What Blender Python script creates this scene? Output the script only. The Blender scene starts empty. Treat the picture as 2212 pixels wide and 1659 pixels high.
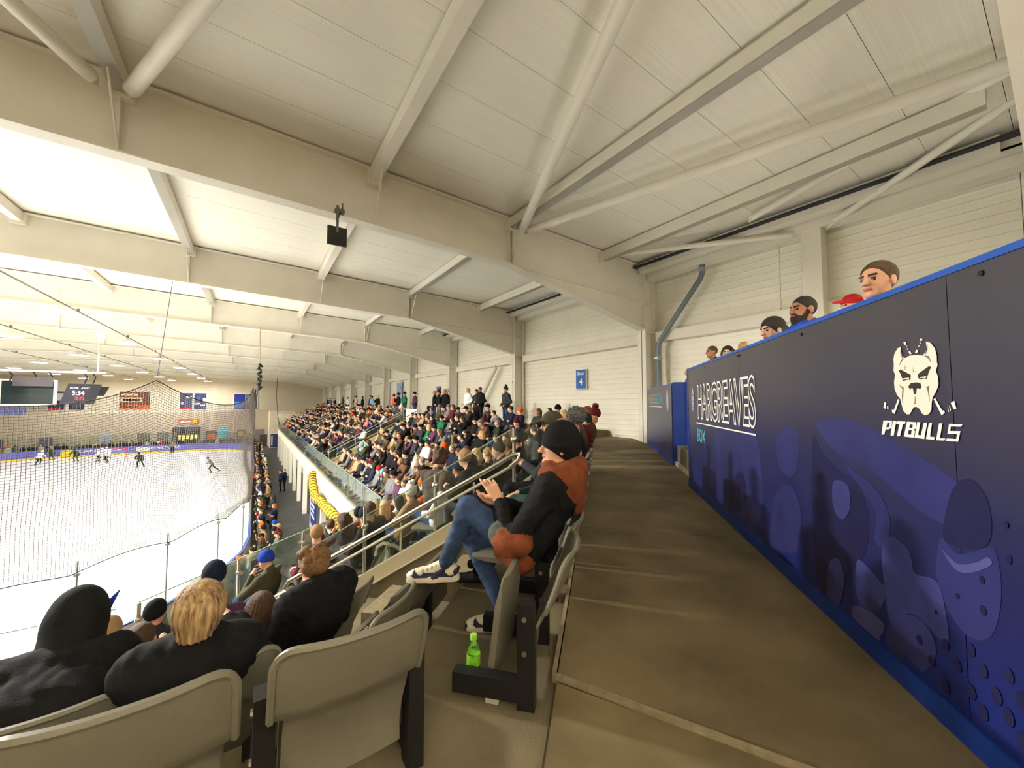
import bpy, bmesh, math, random
import numpy as np
from mathutils import Vector, Matrix, Euler
sc = bpy.context.scene
C = sc.collection
rnd = random.Random(7)
PI = math.pi
# ------------------------------------------------------------------ camera, world, exposure
# All coordinates below are metres from the photographer's eye; everything is lifted by ZO at the very end so the ice is z = 0.
ZO = 6.9
YAW = math.radians(33.9)
cam_d = bpy.data.cameras.new('camera'); cam = bpy.data.objects.new('camera', cam_d); C.objects.link(cam)
cam_d.sensor_width = 36.0; cam_d.lens = 830.0 / 2212.0 * 36.0; cam_d.clip_start = 0.05; cam_d.clip_end = 400
cam.location = (0, 0, 0); cam.rotation_euler = (PI / 2 + math.atan2(40.5, 830.0), 0, -YAW)
sc.camera = cam
w = bpy.data.worlds.new('hall_air'); sc.world = w; w.use_nodes = True
w.node_tree.nodes['Background'].inputs[0].default_value = (1.0, 0.95, 0.85, 1)
w.node_tree.nodes['Background'].inputs[1].default_value = 0.02
sc.view_settings.view_transform = 'Standard'; sc.view_settings.look = 'None'
sc.view_settings.gamma = 1.0; sc.view_settings.use_curve_mapping = False
sc.view_settings.exposure = 1.85
LAMP_W = [820.0, 350.0, 160.0, 115.0, 95.0, 95.0, 110.0, 125.0]          # watts of the high-bay lamps over the rink, nearest cross row first
FILL_WALL_W = 150.0         # watts of each added fill light on the near end wall
FILL_STRIP_W = 8.0          # watts of each added fill strip inside the box
LAMP_COL = (1.0, 0.95, 0.85)
sc.cycles.max_bounces = 8; sc.cycles.diffuse_bounces = 5; sc.cycles.transparent_max_bounces = 24
sc.cycles.sample_clamp_indirect = 6.0

# ------------------------------------------------------------------ materials
def lin(c):
    return tuple((x / 255 / 12.92) if x / 255 <= 0.04045 else ((x / 255 + 0.055) / 1.055) ** 2.4 for x in c)
MATS = {}
def mat(name, rgb, rough=0.6, noise=0.0, nscale=8.0, bump=0.0, bscale=60.0, metal=0.0, spec=0.4, rgb2=None, coords='Object', detail=4.0, stretch=None, coat=0.0):
    if name in MATS: return MATS[name]
    m = bpy.data.materials.new(name); m.use_nodes = True; MATS[name] = m
    nt = m.node_tree; b = nt.nodes['Principled BSDF']
    col = lin(rgb); b.inputs['Base Color'].default_value = (*col, 1)
    b.inputs['Roughness'].default_value = rough; b.inputs['Metallic'].default_value = metal
    b.inputs['Specular IOR Level'].default_value = spec; b.inputs['Coat Weight'].default_value = coat
    m.diffuse_color = (*col, 1)
    if noise or bump or rgb2:
        tc = nt.nodes.new('ShaderNodeTexCoord'); src = tc.outputs[coords]
        if stretch:
            mp = nt.nodes.new('ShaderNodeMapping'); mp.inputs['Scale'].default_value = stretch
            nt.links.new(src, mp.inputs[0]); src = mp.outputs[0]
    if noise or rgb2:
        n = nt.nodes.new('ShaderNodeTexNoise'); n.inputs['Scale'].default_value = nscale; n.inputs['Detail'].default_value = detail
        nt.links.new(src, n.inputs['Vector'])
        r = nt.nodes.new('ShaderNodeValToRGB')
        c2 = lin(rgb2) if rgb2 else tuple(x * (1 - noise) for x in col)
        r.color_ramp.elements[0].position = 0.32; r.color_ramp.elements[1].position = 0.68
        r.color_ramp.elements[0].color = (*c2, 1)
        r.color_ramp.elements[1].color = (*(col if rgb2 else tuple(min(1, x * (1 + noise * .5)) for x in col)), 1)
        nt.links.new(n.outputs['Fac'], r.inputs[0]); nt.links.new(r.outputs[0], b.inputs['Base Color'])
    if bump:
        n2 = nt.nodes.new('ShaderNodeTexNoise'); n2.inputs['Scale'].default_value = bscale; n2.inputs['Detail'].default_value = 3
        nt.links.new(src, n2.inputs['Vector'])
        bp = nt.nodes.new('ShaderNodeBump'); bp.inputs['Strength'].default_value = bump; bp.inputs['Distance'].default_value = 0.02
        nt.links.new(n2.outputs['Fac'], bp.inputs['Height']); nt.links.new(bp.outputs[0], b.inputs['Normal'])
    return m
def emit(name, rgb, s):
    if name in MATS: return MATS[name]
    m = bpy.data.materials.new(name); m.use_nodes = True; MATS[name] = m
    b = m.node_tree.nodes['Principled BSDF']; b.inputs['Base Color'].default_value = (*lin(rgb), 1)
    b.inputs['Emission Color'].default_value = (*lin(rgb), 1); b.inputs['Emission Strength'].default_value = s
    return m
def glass(name, tint, refl=1.0, haze=0.0, hazecol=(200, 210, 200)):
    if name in MATS: return MATS[name]
    m = bpy.data.materials.new(name); m.use_nodes = True; MATS[name] = m
    nt = m.node_tree; nt.nodes.remove(nt.nodes['Principled BSDF']); out = nt.nodes['Material Output']
    t = nt.nodes.new('ShaderNodeBsdfTransparent'); t.inputs[0].default_value = (*lin(tint), 1)
    g = nt.nodes.new('ShaderNodeBsdfGlossy'); g.inputs['Roughness'].default_value = 0.02
    f = nt.nodes.new('ShaderNodeFresnel'); f.inputs[0].default_value = 1.5
    mx = nt.nodes.new('ShaderNodeMixShader'); fm_ = nt.nodes.new('ShaderNodeMath'); fm_.operation = 'MULTIPLY'; fm_.inputs[1].default_value = refl; nt.links.new(f.outputs[0], fm_.inputs[0]); nt.links.new(fm_.outputs[0], mx.inputs[0])
    nt.links.new(t.outputs[0], mx.inputs[1]); nt.links.new(g.outputs[0], mx.inputs[2])
    last = mx
    if haze:
        d = nt.nodes.new('ShaderNodeBsdfDiffuse'); d.inputs[0].default_value = (*lin(hazecol), 1)
        m2 = nt.nodes.new('ShaderNodeMixShader'); m2.inputs[0].default_value = haze
        nt.links.new(mx.outputs[0], m2.inputs[1]); nt.links.new(d.outputs[0], m2.inputs[2]); last = m2
    nt.links.new(last.outputs[0], out.inputs[0])
    return m
steel = mat('painted_cream_steel', (228, 223, 210), 0.5, 0.05, 1.2)
roofm = mat('ceiling_liner_sheet', (232, 228, 215), 0.62, 0.06, 2.0, stretch=(0.35, 30, 1))
wallm = mat('cream_wall_cladding', (240, 236, 220), 0.5, 0.03, 1.5)
conc = mat('walkway_concrete', (134, 118, 84), 0.75, 0.0, 1.6, 0.12, 90, rgb2=(98, 85, 58), detail=9)
conc2 = mat('terrace_concrete', (126, 114, 88), 0.75, 0.0, 2.2, 0.12, 90, rgb2=(98, 88, 66), detail=9)
concl = mat('joint_mortar', (146, 132, 102), 0.8, 0.25, 22)
darkf = mat('dark_concourse_rubber', (62, 64, 66), 0.55, 0.15, 1.5)
icem = mat('white_rink_ice', (222, 225, 228), 0.22, 0.015, 0.6, spec=0.5)
fascia = mat('pale_fascia_board', (216, 205, 180), 0.6, 0.08, 2.5)
black = mat('black_steel', (22, 22, 23), 0.42)
grubber = mat('black_rope', (26, 26, 28), 0.8)
seatm = mat('grey_seat_plastic', (118, 113, 99), 0.42, 0.05, 30, 0.05, 500)
chrome = mat('brushed_stainless', (200, 196, 184), 0.3, metal=1.0)
alum = mat('pale_aluminium', (206, 200, 182), 0.4, metal=0.35)
stringm = mat('stringer_paint', (190, 178, 148), 0.55, 0.08, 3)
balg = glass('balustrade_glass', (243, 247, 243), .75, haze=0.025, hazecol=(190, 205, 190))
rinkg = glass('rink_glass', (240, 245, 242), .25)
blue = mat('royal_blue_paint', (24, 60, 150), 0.45, 0.08, 6)
bluetrim = mat('bright_blue_edging', (34, 84, 176), 0.4)
white = mat('white_print', (244, 240, 232), 0.5)
pvc = mat('grey_drain_pipe', (112, 122, 128), 0.4)
yell = mat('yellow_duct_fabric', (238, 184, 22), 0.5, 0.08, 14)
red = mat('red_print', (206, 44, 30), 0.5)

# ------------------------------------------------------------------ mesh helpers
def wloc(o):
    v = Vector((0, 0, 0))
    while o is not None: v += o.location; o = o.parent
    return v
def tag(o, label=None, cat=None, group=None, kind=None):
    if label: o['label'] = label
    if cat: o['category'] = cat
    if group: o['group'] = group
    if kind: o['kind'] = kind
    return o
def empty(name, loc, rz=0.0, label=None, cat=None, group=None, kind=None):
    o = bpy.data.objects.new(name, None); C.objects.link(o); o.location = loc; o.rotation_euler = (0, 0, rz); o.empty_display_size = 0.1
    return tag(o, label, cat, group, kind)
class MB:
    def __init__(s): s.v = []; s.f = []; s.m = []; s.cm = 0
    def add(s, vs, fs):
        n = len(s.v); s.v += [tuple(p) for p in vs]; s.f += [tuple(i + n for i in f) for f in fs]; s.m += [s.cm] * len(fs); return s
    def box(s, x0, x1, y0, y1, z0, z1):
        return s.add([(x0, y0, z0), (x1, y0, z0), (x1, y1, z0), (x0, y1, z0), (x0, y0, z1), (x1, y0, z1), (x1, y1, z1), (x0, y1, z1)],
                     [(0, 3, 2, 1), (4, 5, 6, 7), (0, 1, 5, 4), (1, 2, 6, 5), (2, 3, 7, 6), (3, 0, 4, 7)])
    def hexa(s, p):       # 8 points: 4 bottom ring, 4 top ring
        return s.add(p, [(0, 3, 2, 1), (4, 5, 6, 7), (0, 1, 5, 4), (1, 2, 6, 5), (2, 3, 7, 6), (3, 0, 4, 7)])
    def beam(s, a, b, wd, ht, up=(0, 0, 1)):
        a = Vector(a); b = Vector(b); d = (b - a).normalized(); u = Vector(up)
        sx = d.cross(u)
        if sx.length < 1e-4: sx = d.cross(Vector((0, 1, 0)))
        sx.normalize(); u = sx.cross(d)
        o = [(-1, -1), (1, -1), (1, 1), (-1, 1)]
        return s.hexa([a + sx * (i * wd / 2) + u * (j * ht / 2) for i, j in o] + [b + sx * (i * wd / 2) + u * (j * ht / 2) for i, j in o])
    def tube(s, pts, r, n=8, caps=True):
        pts = [Vector(p) for p in pts]; rs = r if isinstance(r, (list, tuple)) else [r] * len(pts)
        base = len(s.v); vs = []; prev = None
        for i, p in enumerate(pts):
            d = (pts[min(i + 1, len(pts) - 1)] - pts[max(i - 1, 0)])
            if d.length < 1e-9: d = Vector((0, 0, 1))
            d.normalize()
            if prev is None:
                a = d.cross(Vector((0, 0, 1)))
                if a.length < 1e-3: a = d.cross(Vector((1, 0, 0)))
            else: a = prev - d * prev.dot(d)
            a.normalize(); b = d.cross(a); prev = a
            for k in range(n):
                t = 2 * PI * k / n; vs.append(p + (a * math.cos(t) + b * math.sin(t)) * rs[i])
        fs = []
        for i in range(len(pts) - 1):
            for k in range(n):
                k2 = (k + 1) % n; fs.append((i * n + k, i * n + k2, (i + 1) * n + k2, (i + 1) * n + k))
        if caps: fs += [tuple(range(n - 1, -1, -1)), tuple((len(pts) - 1) * n + k for k in range(n))]
        return s.add(vs, fs)
    def lathe(s, prof, n=16, o=(0, 0, 0)):
        vs = [(o[0] + r * math.cos(2 * PI * k / n), o[1] + r * math.sin(2 * PI * k / n), o[2] + z) for r, z in prof for k in range(n)]
        fs = [(i * n + k, i * n + (k + 1) % n, (i + 1) * n + (k + 1) % n, (i + 1) * n + k) for i in range(len(prof) - 1) for k in range(n)]
        fs += [tuple(range(n - 1, -1, -1)), tuple((len(prof) - 1) * n + k for k in range(n))]
        return s.add(vs, fs)
    def prism(s, poly, fn, d0, d1):     # fn(u, v, d) -> point
        n = len(poly)
        vs = [fn(u, v, d0) for u, v in poly] + [fn(u, v, d1) for u, v in poly]
        return s.add(vs, [tuple(range(n - 1, -1, -1)), tuple(range(n, 2 * n))] + [(i, (i + 1) % n, n + (i + 1) % n, n + i) for i in range(n)])
    def ball(s, c, r, n=10):
        rx = r if isinstance(r, (tuple, list)) else (r, r, r); vs = []; fs = []; h = n // 2 + 1
        for i in range(1, h):
            for k in range(n):
                th = PI * i / h; ph = 2 * PI * k / n
                vs.append((c[0] + rx[0] * math.sin(th) * math.cos(ph), c[1] + rx[1] * math.sin(th) * math.sin(ph), c[2] + rx[2] * math.cos(th)))
        vs += [(c[0], c[1], c[2] + rx[2]), (c[0], c[1], c[2] - rx[2])]; t = len(vs) - 2
        for i in range(h - 2):
            for k in range(n): fs.append((i * n + k, (i + 1) * n + k, (i + 1) * n + (k + 1) % n, i * n + (k + 1) % n))
        for k in range(n): fs += [(t, k, (k + 1) % n), (t + 1, (h - 2) * n + (k + 1) % n, (h - 2) * n + k)]
        return s.add(vs, fs)
    def mesh(s, name, mats, off=(0, 0, 0), smooth=False, clean=True):
        me = bpy.data.meshes.new(name)
        v = np.array(s.v, dtype=float) - np.array(off, dtype=float)
        me.from_pydata(v.tolist(), [], s.f); mats = mats if isinstance(mats, (list, tuple)) else [mats]
        for m in mats: me.materials.append(m)
        me.polygons.foreach_set('material_index', s.m)
        if clean:
            bm = bmesh.new(); bm.from_mesh(me); bmesh.ops.recalc_face_normals(bm, faces=bm.faces); bm.to_mesh(me); bm.free()
        if smooth: me.polygons.foreach_set('use_smooth', [True] * len(me.polygons)); 
        if smooth == 2: me.set_sharp_from_angle(angle=math.radians(40))
        me.update(); return me
    def build(s, name, mats, parent=None, smooth=False, local=False, clean=True):
        """world coordinates unless local: the object's origin goes to its base (top level) or to its parent's frame"""
        if parent is None:
            a = np.array(s.v); off = ((a[:, 0].min() + a[:, 0].max()) / 2, (a[:, 1].min() + a[:, 1].max()) / 2, a[:, 2].min())
            if local: off = (0, 0, 0)
        elif local: off = (0, 0, 0)
        else: off = tuple(wloc(parent))
        o = bpy.data.objects.new(name, s.mesh(name, mats, off, smooth, clean)); C.objects.link(o)
        if parent is None: o.location = off
        else: o.parent = parent
        return o
def link_copy(me, name, parent=None, loc=(0, 0, 0), rot=(0, 0, 0), scale=None):
    o = bpy.data.objects.new(name, me); C.objects.link(o); o.parent = parent; o.location = loc; o.rotation_euler = rot
    if scale: o.scale = scale
    return o
def children(o): return [c for c in bpy.data.objects if c.parent is o]
def copy_tree(root, kids, loc, rz, parent=None):
    c = root.copy(); C.objects.link(c); c.parent = parent
    if loc is not None: c.location = loc; c.rotation_euler = (0, 0, rz)
    for k, sub in kids:
        copy_tree(k, sub, None, 0, c)
    return c
def text_mesh(txt, name, m, parent, frame, u, v, width, height, d=0.0, thick=0.001, shear=0.0, offset=0.0, align='LEFT', local=False, space=1.0):
    """flat lettering: frame(u, v, d) -> world point; scaled to width x height with its lower-left corner at (u, v)"""
    cu = bpy.data.curves.new(name, 'FONT'); cu.body = txt; cu.size = 1.0; cu.fill_mode = 'FRONT'; cu.offset = offset; cu.shear = shear; cu.space_character = space; cu.resolution_u = 4
    to = bpy.data.objects.new(name, cu); C.objects.link(to)
    dg = bpy.context.evaluated_depsgraph_get(); me = bpy.data.meshes.new_from_object(to.evaluated_get(dg))
    bpy.data.objects.remove(to); bpy.data.curves.remove(cu)
    co = np.array([tuple(q.co) for q in me.vertices])
    return co, [tuple(p.vertices) for p in me.polygons], me
def lettering(txt, name, m, parent, frame, u, v, width, height, d=0.001, offset=0.0, shear=0.0, ref=None, space=1.0):
    co, fs, me = text_mesh(txt, name, m, parent, frame, u, v, width, height, offset=offset, shear=shear, space=space)
    bpy.data.meshes.remove(me)
    if ref is None: x0, x1, y0, y1 = co[:, 0].min(), co[:, 0].max(), co[:, 1].min(), co[:, 1].max()
    else: x0, x1, y0, y1 = ref
    mb = MB()
    mb.add([frame(u + (x - x0) / (x1 - x0) * width, v + (y - y0) / (y1 - y0) * height, d) for x, y, _ in co], fs)
    o = mb.build(name, m, parent, clean=False)
    return o, (x0, x1, y0, y1)
# frames of the three stand blocks
A_ = math.radians(46.8); SA, CA = math.sin(A_), math.cos(A_)
def Q(s, m, z=0.0): return (s * SA - m * CA, s * CA + m * SA, z)          # corner block: s along the rows, m down the rake
RISE, GO = 0.39, 0.80
TREAD = [-1.38 - RISE * i for i in range(6)]
WALK = -1.33
XB, YB, MB0 = 7.85, 1.15, 0.23            # back edge of the last row: side block, end block, corner block
def s_side(m, X): return (X + m * CA) / SA
def s_end(m, Y): return (Y - m * SA) / CA
def ztop(X):                               # top of the rafters
    return 5.13 - 0.036 * (X if X > -13 else -26 - X)
# ================================================================== STRUCTURE
YF, YN, XR, XL = 88.3, -7.6, 11.75, -37.8
def struct(o): o['kind'] = 'structure'; return o
# --- floor: concourse slab round the rink, walkway, terraces
fl = struct(MB().box(XL, XR + .3, YN, YF + .3, -7.15, -6.93).build('floor', darkf))
# walkway (one slab per cast bay, joints between them)
walk = struct(empty('floor_walkway', (4.0, 3.0, WALK), kind='structure'))
def flat(poly, z0, z1, name, m, parent=None):
    mb = MB(); mb.prism(poly, lambda u, v, d: (u, v, d), z0, z1); o = mb.build(name, m, parent)
    if parent is None: struct(o)
    return o
s_a = s_end(MB0, YB); s_b = s_side(MB0, XB)
MW = -1.38                                     # line of the box hoarding
cuts = [s_a, 2.0, 3.05, 5.1, 7.2, 9.1, s_b]
slab_polys = []
slab_polys.append([Q(-6.0, -9)[:2], (-9.0, -7.0), (-9.0, YB), Q(s_a, MB0)[:2], Q(1.955, MB0)[:2], Q(1.45, MW - .25)[:2], Q(1.45, -9)[:2]])
c0 = (s_a, 2.9)
for s0m, s0p, s1m, s1p in [(1.955, 1.45, 4.24, 4.27), (4.24, 4.27, 8.1, 7.5), (8.1, 7.5, s_b, 10.2)]:
    slab_polys.append([Q(s0m, MB0)[:2], Q(s1m, MB0)[:2], Q(s1p, MW - .25)[:2], Q(s0p, MW - .25)[:2]])
slab_polys.append([Q(s_b, MB0)[:2], Q(10.2, MW - .25)[:2], Q(12.2, MW - .25)[:2], (XR, 9.4), (XR, 10.6), (XB, 10.6)])
for i, p in enumerate(slab_polys):
    cx = sum(q[0] for q in p) / len(p); cy = sum(q[1] for q in p) / len(p)
    pp = [(cx + (x - cx) * (1 - .007), cy + (y - cy) * (1 - .007)) for x, y in p]
    zt = WALK if i else WALK - .020
    flat(pp, zt - .1, zt, 'slab', conc, walk)
flat([Q(2.6, MW - .2)[:2], Q(13.6, MW - .2)[:2], (XR, 8.2), (XR, -6), (3, -6)], WALK - .12, WALK + .43, 'box_platform', conc2, walk)
jm = MB()
jm.prism([(-9, -7), (-9, YB), Q(s_a, MB0)[:2], Q(s_b, MB0)[:2], (XB, 10.6), (XR, 10.6), (XR, -6)], lambda u, v, d: (u, v, d), WALK - .3, WALK - .06)
jm.build('slab_bed', concl, walk)
nos = MB()
pa, pb = Q(1.96, MB0 + .002), Q(s_b, MB0 + .002)
nos.beam((pa[0], pa[1], WALK - .028), (pb[0], pb[1], WALK - .028), .03, .056); nos.build('nosing', concl, walk)
nos = MB(); pa, pb = Q(1.955, MB0), Q(1.48, MW)
nos.beam((pa[0], pa[1], WALK - .012), (pb[0], pb[1], WALK - .012), .022, .026); nos.build('nosing', concl, walk)
# rear platform of the side stand
plat = struct(empty('floor_rear_platform', (9.8, 35, -1.1), kind='structure'))
MB().box(XB + .02, XR, 10.6, 59, -1.5, -1.08).build('platform_slab', conc2, plat)
# terraces: steps as separate slabs
ter = struct(empty('floor_terrace', (3.0, 6.0, -3.4), kind='structure'))
AISLES = [(19.7, 21.9), (37.2, 39.2)]
for i in range(6):
    m0, m1 = MB0 + GO * i, MB0 + GO * (i + 1) + (.3 if i == 5 else 0)
    z = TREAD[i]
    X0, X1 = XB - GO * i, XB - GO * (i + 1) - (.3 if i == 5 else 0)
    Y0, Y1 = YB + GO * i, YB + GO * (i + 1) + (.3 if i == 5 else 0)
    zb = z - .30
    flat([Q(s_end(m0, Y0), m0)[:2], Q(s_side(m0, X0), m0)[:2], Q(s_side(m1, X1), m1)[:2], Q(s_end(m1, Y1), m1)[:2]], zb - .12, z, 'step', conc2, ter)
    ys = Q(s_side(m0, X0), m0)[1]; ye = Q(s_side(m1, X1), m1)[1]
    flat([(X0, ys), (X0, 58.5), (X1, 58.5), (X1, ye)], zb - .12, z, 'step', conc2, ter)
    xs = Q(s_end(m0, Y0), m0)[0]; xe = Q(s_end(m1, Y1), m1)[0]
    flat([(xs, Y0), (xe, Y1), (-9.0, Y1), (-9.0, Y0)], zb - .12, z, 'step', conc2, ter)
    # half steps and side kerbs of the two far aisles
    for a0, a1 in AISLES:
        MB().box(X1 + .4, X1 + .8, a0, a1, z, z + RISE / 2 if i else z + .02).build('aisle_step', concl, ter)
# near gangway steps below the corner row
for i in range(1, 5):
    for h in (0, 1):
        m0 = MB0 + GO * i - .02 - .0 + h * .40
        if h == 1: continue
        p = [Q(3.3, m0), Q(3.86, m0), Q(3.86, m0 + .40), Q(3.3, m0 + .40)]
        flat([q[:2] for q in p], TREAD[i], TREAD[i] + RISE / 2, 'aisle_step', concl, ter)
# front fascia of the side / corner / end stand
XFR, MFR, YFR = 2.75, 5.33, 6.25
fas = struct(empty('wall_stand_front', (2.75, 30, -6.9), kind='structure'))
pc = Q(s_side(MFR, XFR), MFR); pe = Q(s_end(MFR, YFR), MFR)
MB().box(XFR - .06, XFR + .25, pc[1], 58.5, -4.0, -3.29).build('fascia_board', fascia, fas)
MB().box(XFR - .10, XFR + .28, pc[1], 58.5, -3.34, -3.28).build('coping', alum, fas)
mb = MB(); mb.beam((pc[0], pc[1], -3.65), (pe[0], pe[1], -3.65), .25, .72); mb.build('fascia_board', fascia, fas)
MB().box(-9, pe[0], YFR - .2, YFR + .06, -4.0, -3.29).build('fascia_board', fascia, fas)
MB().box(4.2, 4.4, 10.5, 58.5, -6.93, -3.6).build('wall_sheet', fascia, fas)
MB().box(XFR - .02, XFR + .1, pc[1] - .3, 59.5, -4.10, -3.98).build('edge_beam', steel, fas)
for k in range(13):
    y = 12.6 + k * 3.75
    MB().box(XFR - .02, XFR + .20, y - .14, y + .14, -6.93, -4.05).build('stand_post', steel, fas)
    if k % 2: MB().box(4.0, 4.2, y + .9, y + 2.0, -6.93, -4.75).build('recess_door', mat('recess_grey', (150, 142, 126), .6), fas)
mb = MB(); mb.beam((2.2, 9.4, -5.3), (-.5, 6.6, -5.3), .2, 3.0); mb.build('wall_sheet', fascia, fas)
MB().box(2.75, 4.3, 9.6, 9.8, -6.93, -3.6).build('wall_sheet', fascia, fas)
MB().box(XFR, XB, 58.4, 58.7, -6.93, -1.5).build('end_wall', fascia, fas)

# --- side wall with corrugated cladding, girts and columns
wr = struct(empty('wall_right', (XR, 40, -6.9), kind='structure'))
def corr(y0, y1, z0, z1, pitch=.20, dep=.011):
    mb = MB(); pr = [];  z = z0
    while z < z1 - 1e-6:
        pr += [(0, z), (0, z + pitch * .70), (dep, z + pitch * .78), (dep, z + pitch * .92)]; z += pitch
    pr.append((0, z1))
    vs = [(XR + .1 - d, y, zz) for d, zz in pr for y in (y0, y1)]
    mb.add(vs, [(2 * i, 2 * i + 1, 2 * i + 3, 2 * i + 2) for i in range(len(pr) - 1)])
    mb.box(XR + .12, XR + .2, y0, y1, z0, z1); return mb
for k in range(-1, 11):
    y0 = .5 + 8 * k
    for j in (0, 4):
        for z0, z1 in ((-1.6, 2.25), (2.25, 4.95)): corr(y0 + j + .006, y0 + j + 3.994, z0, z1).build('cladding_sheet', wallm, wr)
    if k < 10:
        MB().box(XR - .18, XR + .08, y0 + .4, y0 + 7.75, 2.12, 2.46).build('girt', steel, wr)
MB().box(XR + .02, XR + .3, YN, YF, -6.93, -1.5).build('lower_wall', fascia, wr)
def icol(mb, x, y, z0, z1, dx=.55, dy=.28):
    mb.box(x - dx, x - dx + .03, y - dy / 2, y + dy / 2, z0, z1); mb.box(x - .03, x, y - dy / 2, y + dy / 2, z0, z1)
    mb.box(x - dx, x, y - .012, y + .012, z0, z1); return mb
for k in range(0, 12):
    y = .5 + 8 * k if k else .12
    o = icol(MB(), XR - .03, y, -1.6, 4.72, .58, .32).build('column', steel, wr)
    pl = MB()
    for z in (2.45, 3.45): pl.box(XR - .58, XR - .05, y - .15, y + .15, z - .015, z + .015)
    pl.build('stiffener', steel, o)
MB().box(XR - .40, XR - .02, 3.42, 3.82, -1.4, 4.45).build('wind_post', steel, wr)
mb = MB(); mb.tube([(XR - .35, 18.6, 2.05), (XR - .45, 21.4, -1.0)], .13, 12); mb.build('brace_tube', steel, wr, smooth=2)
MB().box(XR - .42, XR - .02, YN, YF, 4.28, 4.52).build('eave_beam', steel, wr)
mb = MB(); mb.box(XR - .75, XR - .45, YN, YF, 4.50, 4.54); mb.box(XR - .75, XR - .73, YN, YF, 4.50, 4.72); mb.build('gutter', steel, wr)
MB().box(XR - 1.05, XR - .86, YN, YF, 4.62, 4.66).build('dark_gap_strip', mat('dark_gap', (44, 46, 52), .7), wr)
# --- other walls
wf = struct(empty('wall_far', (-13, YF, -6.9), kind='structure'))
far_m = mat('grey_cream_far_wall', (222, 214, 194), .6, .05, .6)
MB().box(XL, XR + .2, YF + .05, YF + .3, -6.93, 5.6).build('wall_sheet', far_m, wf)
blk_m = mat('taupe_block_wall', (178, 165, 146), .6, .06, .5)
MB().box(XL, 2.15, 74.0, 84, -6.93, -1.35).build('lower_block', blk_m, wf)
MB().box(2.15, 5.6, 70.2, 84, -6.93, -1.35).build('lower_block', fascia, wf)
MB().box(2.08, 2.2, 73.85, 74.0, -6.93, -1.35).build('downpipe', far_m, wf)
wl = struct(MB().box(XL - .3, XL, YN, YF, -6.93, 5.6).build('wall_left', far_m))
wn = struct(MB().box(XL, XR + .3, YN - .3, YN, -6.93, 5.6).build('wall_near', far_m))

# --- ceiling: liner sheets, rafters, purlins, wind bracing
ce = struct(empty('ceiling', (-13, 40, 5.2), kind='structure'))
def half(mirror):
    return (lambda x: x) if not mirror else (lambda x: -26 - x)
pan = {}
for mir in (0, 1):
    h = half(mir)
    for k in range(-1, 11):
        for j in range(8):
            y0 = .5 + 8 * k + j
            if mir and j: continue
            y1 = y0 + (8 if mir else 1)
            if mir not in pan:
                mb = MB(); e0, e1 = -13.0, XR + .15
                mb.hexa([(h(e0) - h(-13), .004, ztop(e0) + .07), (h(e1) - h(-13), .004, ztop(e1) + .07), (h(e1) - h(-13), y1 - y0 - .004, ztop(e1) + .07), (h(e0) - h(-13), y1 - y0 - .004, ztop(e0) + .07),
                         (h(e0) - h(-13), .004, ztop(e0) + .16), (h(e1) - h(-13), .004, ztop(e1) + .16), (h(e1) - h(-13), y1 - y0 - .004, ztop(e1) + .16), (h(e0) - h(-13), y1 - y0 - .004, ztop(e0) + .16)])
                pan[mir] = mb.mesh('roof_sheet', roofm, (0, 0, ztop(-13)))
            link_copy(pan[mir], 'roof_sheet', ce, (0, y0 - 40, ztop(-13) - 5.2))
MB().box(XL - .3, XR + .4, YN - .3, YF + .4, 5.95, 6.05).build('roof_deck', mat('dark_deck', (40, 38, 36), .8), ce)
PUR = [9.2, 5.65, 2.05, -1.9, -5.6, -9.3]
XK = 11.18
def rafter_mesh():
    mb = MB()
    dep = lambda x: (1.22 if x <= 5.55 else 1.22 + (x - 5.55) / (XK - 5.55) * .98)
    for mir in (0, 1):
        h = half(mir); xs = [-13.0, 5.55, XK, XR - .03]
        top = [(x, ztop(x)) for x in xs]; bot = [(x, ztop(x) - dep(min(x, XK))) for x in xs]
        bot[3] = (xs[3], bot[2][1] + .0)
        poly = top[:3] + bot[:3][::-1]
        mb.prism([(h(u), v) for u, v in poly], lambda u, v, d: (u, d, v), -.012, .012)
        for a, b in zip(top[:-1], top[1:]): mb.beam((h(a[0]), 0, a[1]), (h(b[0]), 0, b[1]), .30, .03)
        for a, b in zip(bot[:2], bot[1:3]): mb.beam((h(a[0]), 0, a[1]), (h(b[0]), 0, b[1]), .30, .035)
        a = (5.45, ztop(5.45) - 1.22); b = (XK, ztop(XK) - 1.22)
        mb.beam((h(a[0]), 0, a[1]), (h(b[0]), 0, b[1]), .09, .022)       # line of the cut haunch flange
        mb.box(min(h(XK), h(XK + .03)), max(h(XK), h(XK + .03)), -.15, .15, 2.4, ztop(XK))
    return mb.mesh('roof_beam', steel, (0, 0, 5.2))
raf = rafter_mesh()
cl = MB().box(-.16, .16, -.14, .14, -.34, -.02).mesh('cleat', steel)
stf = MB().box(-.012, .012, -.14, .14, -1.2, 0).mesh('stiffener', steel)
fb = MB(); fb.beam((0, -.75, -.30), (0, -.10, -1.15), .07, .02, (1, 0, 0)); fbm = fb.mesh('fly_brace', steel)
bolt = MB()
for z in (-.4, -.55, -.7, -.85, -1.3, -1.45, -1.6, -1.75, -1.9): 
    for y in (-.07, .07): bolt.box(-.03, 0, y - .015, y + .015, z - .015, z + .015)
boltm = bolt.mesh('bolts', steel)
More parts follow.
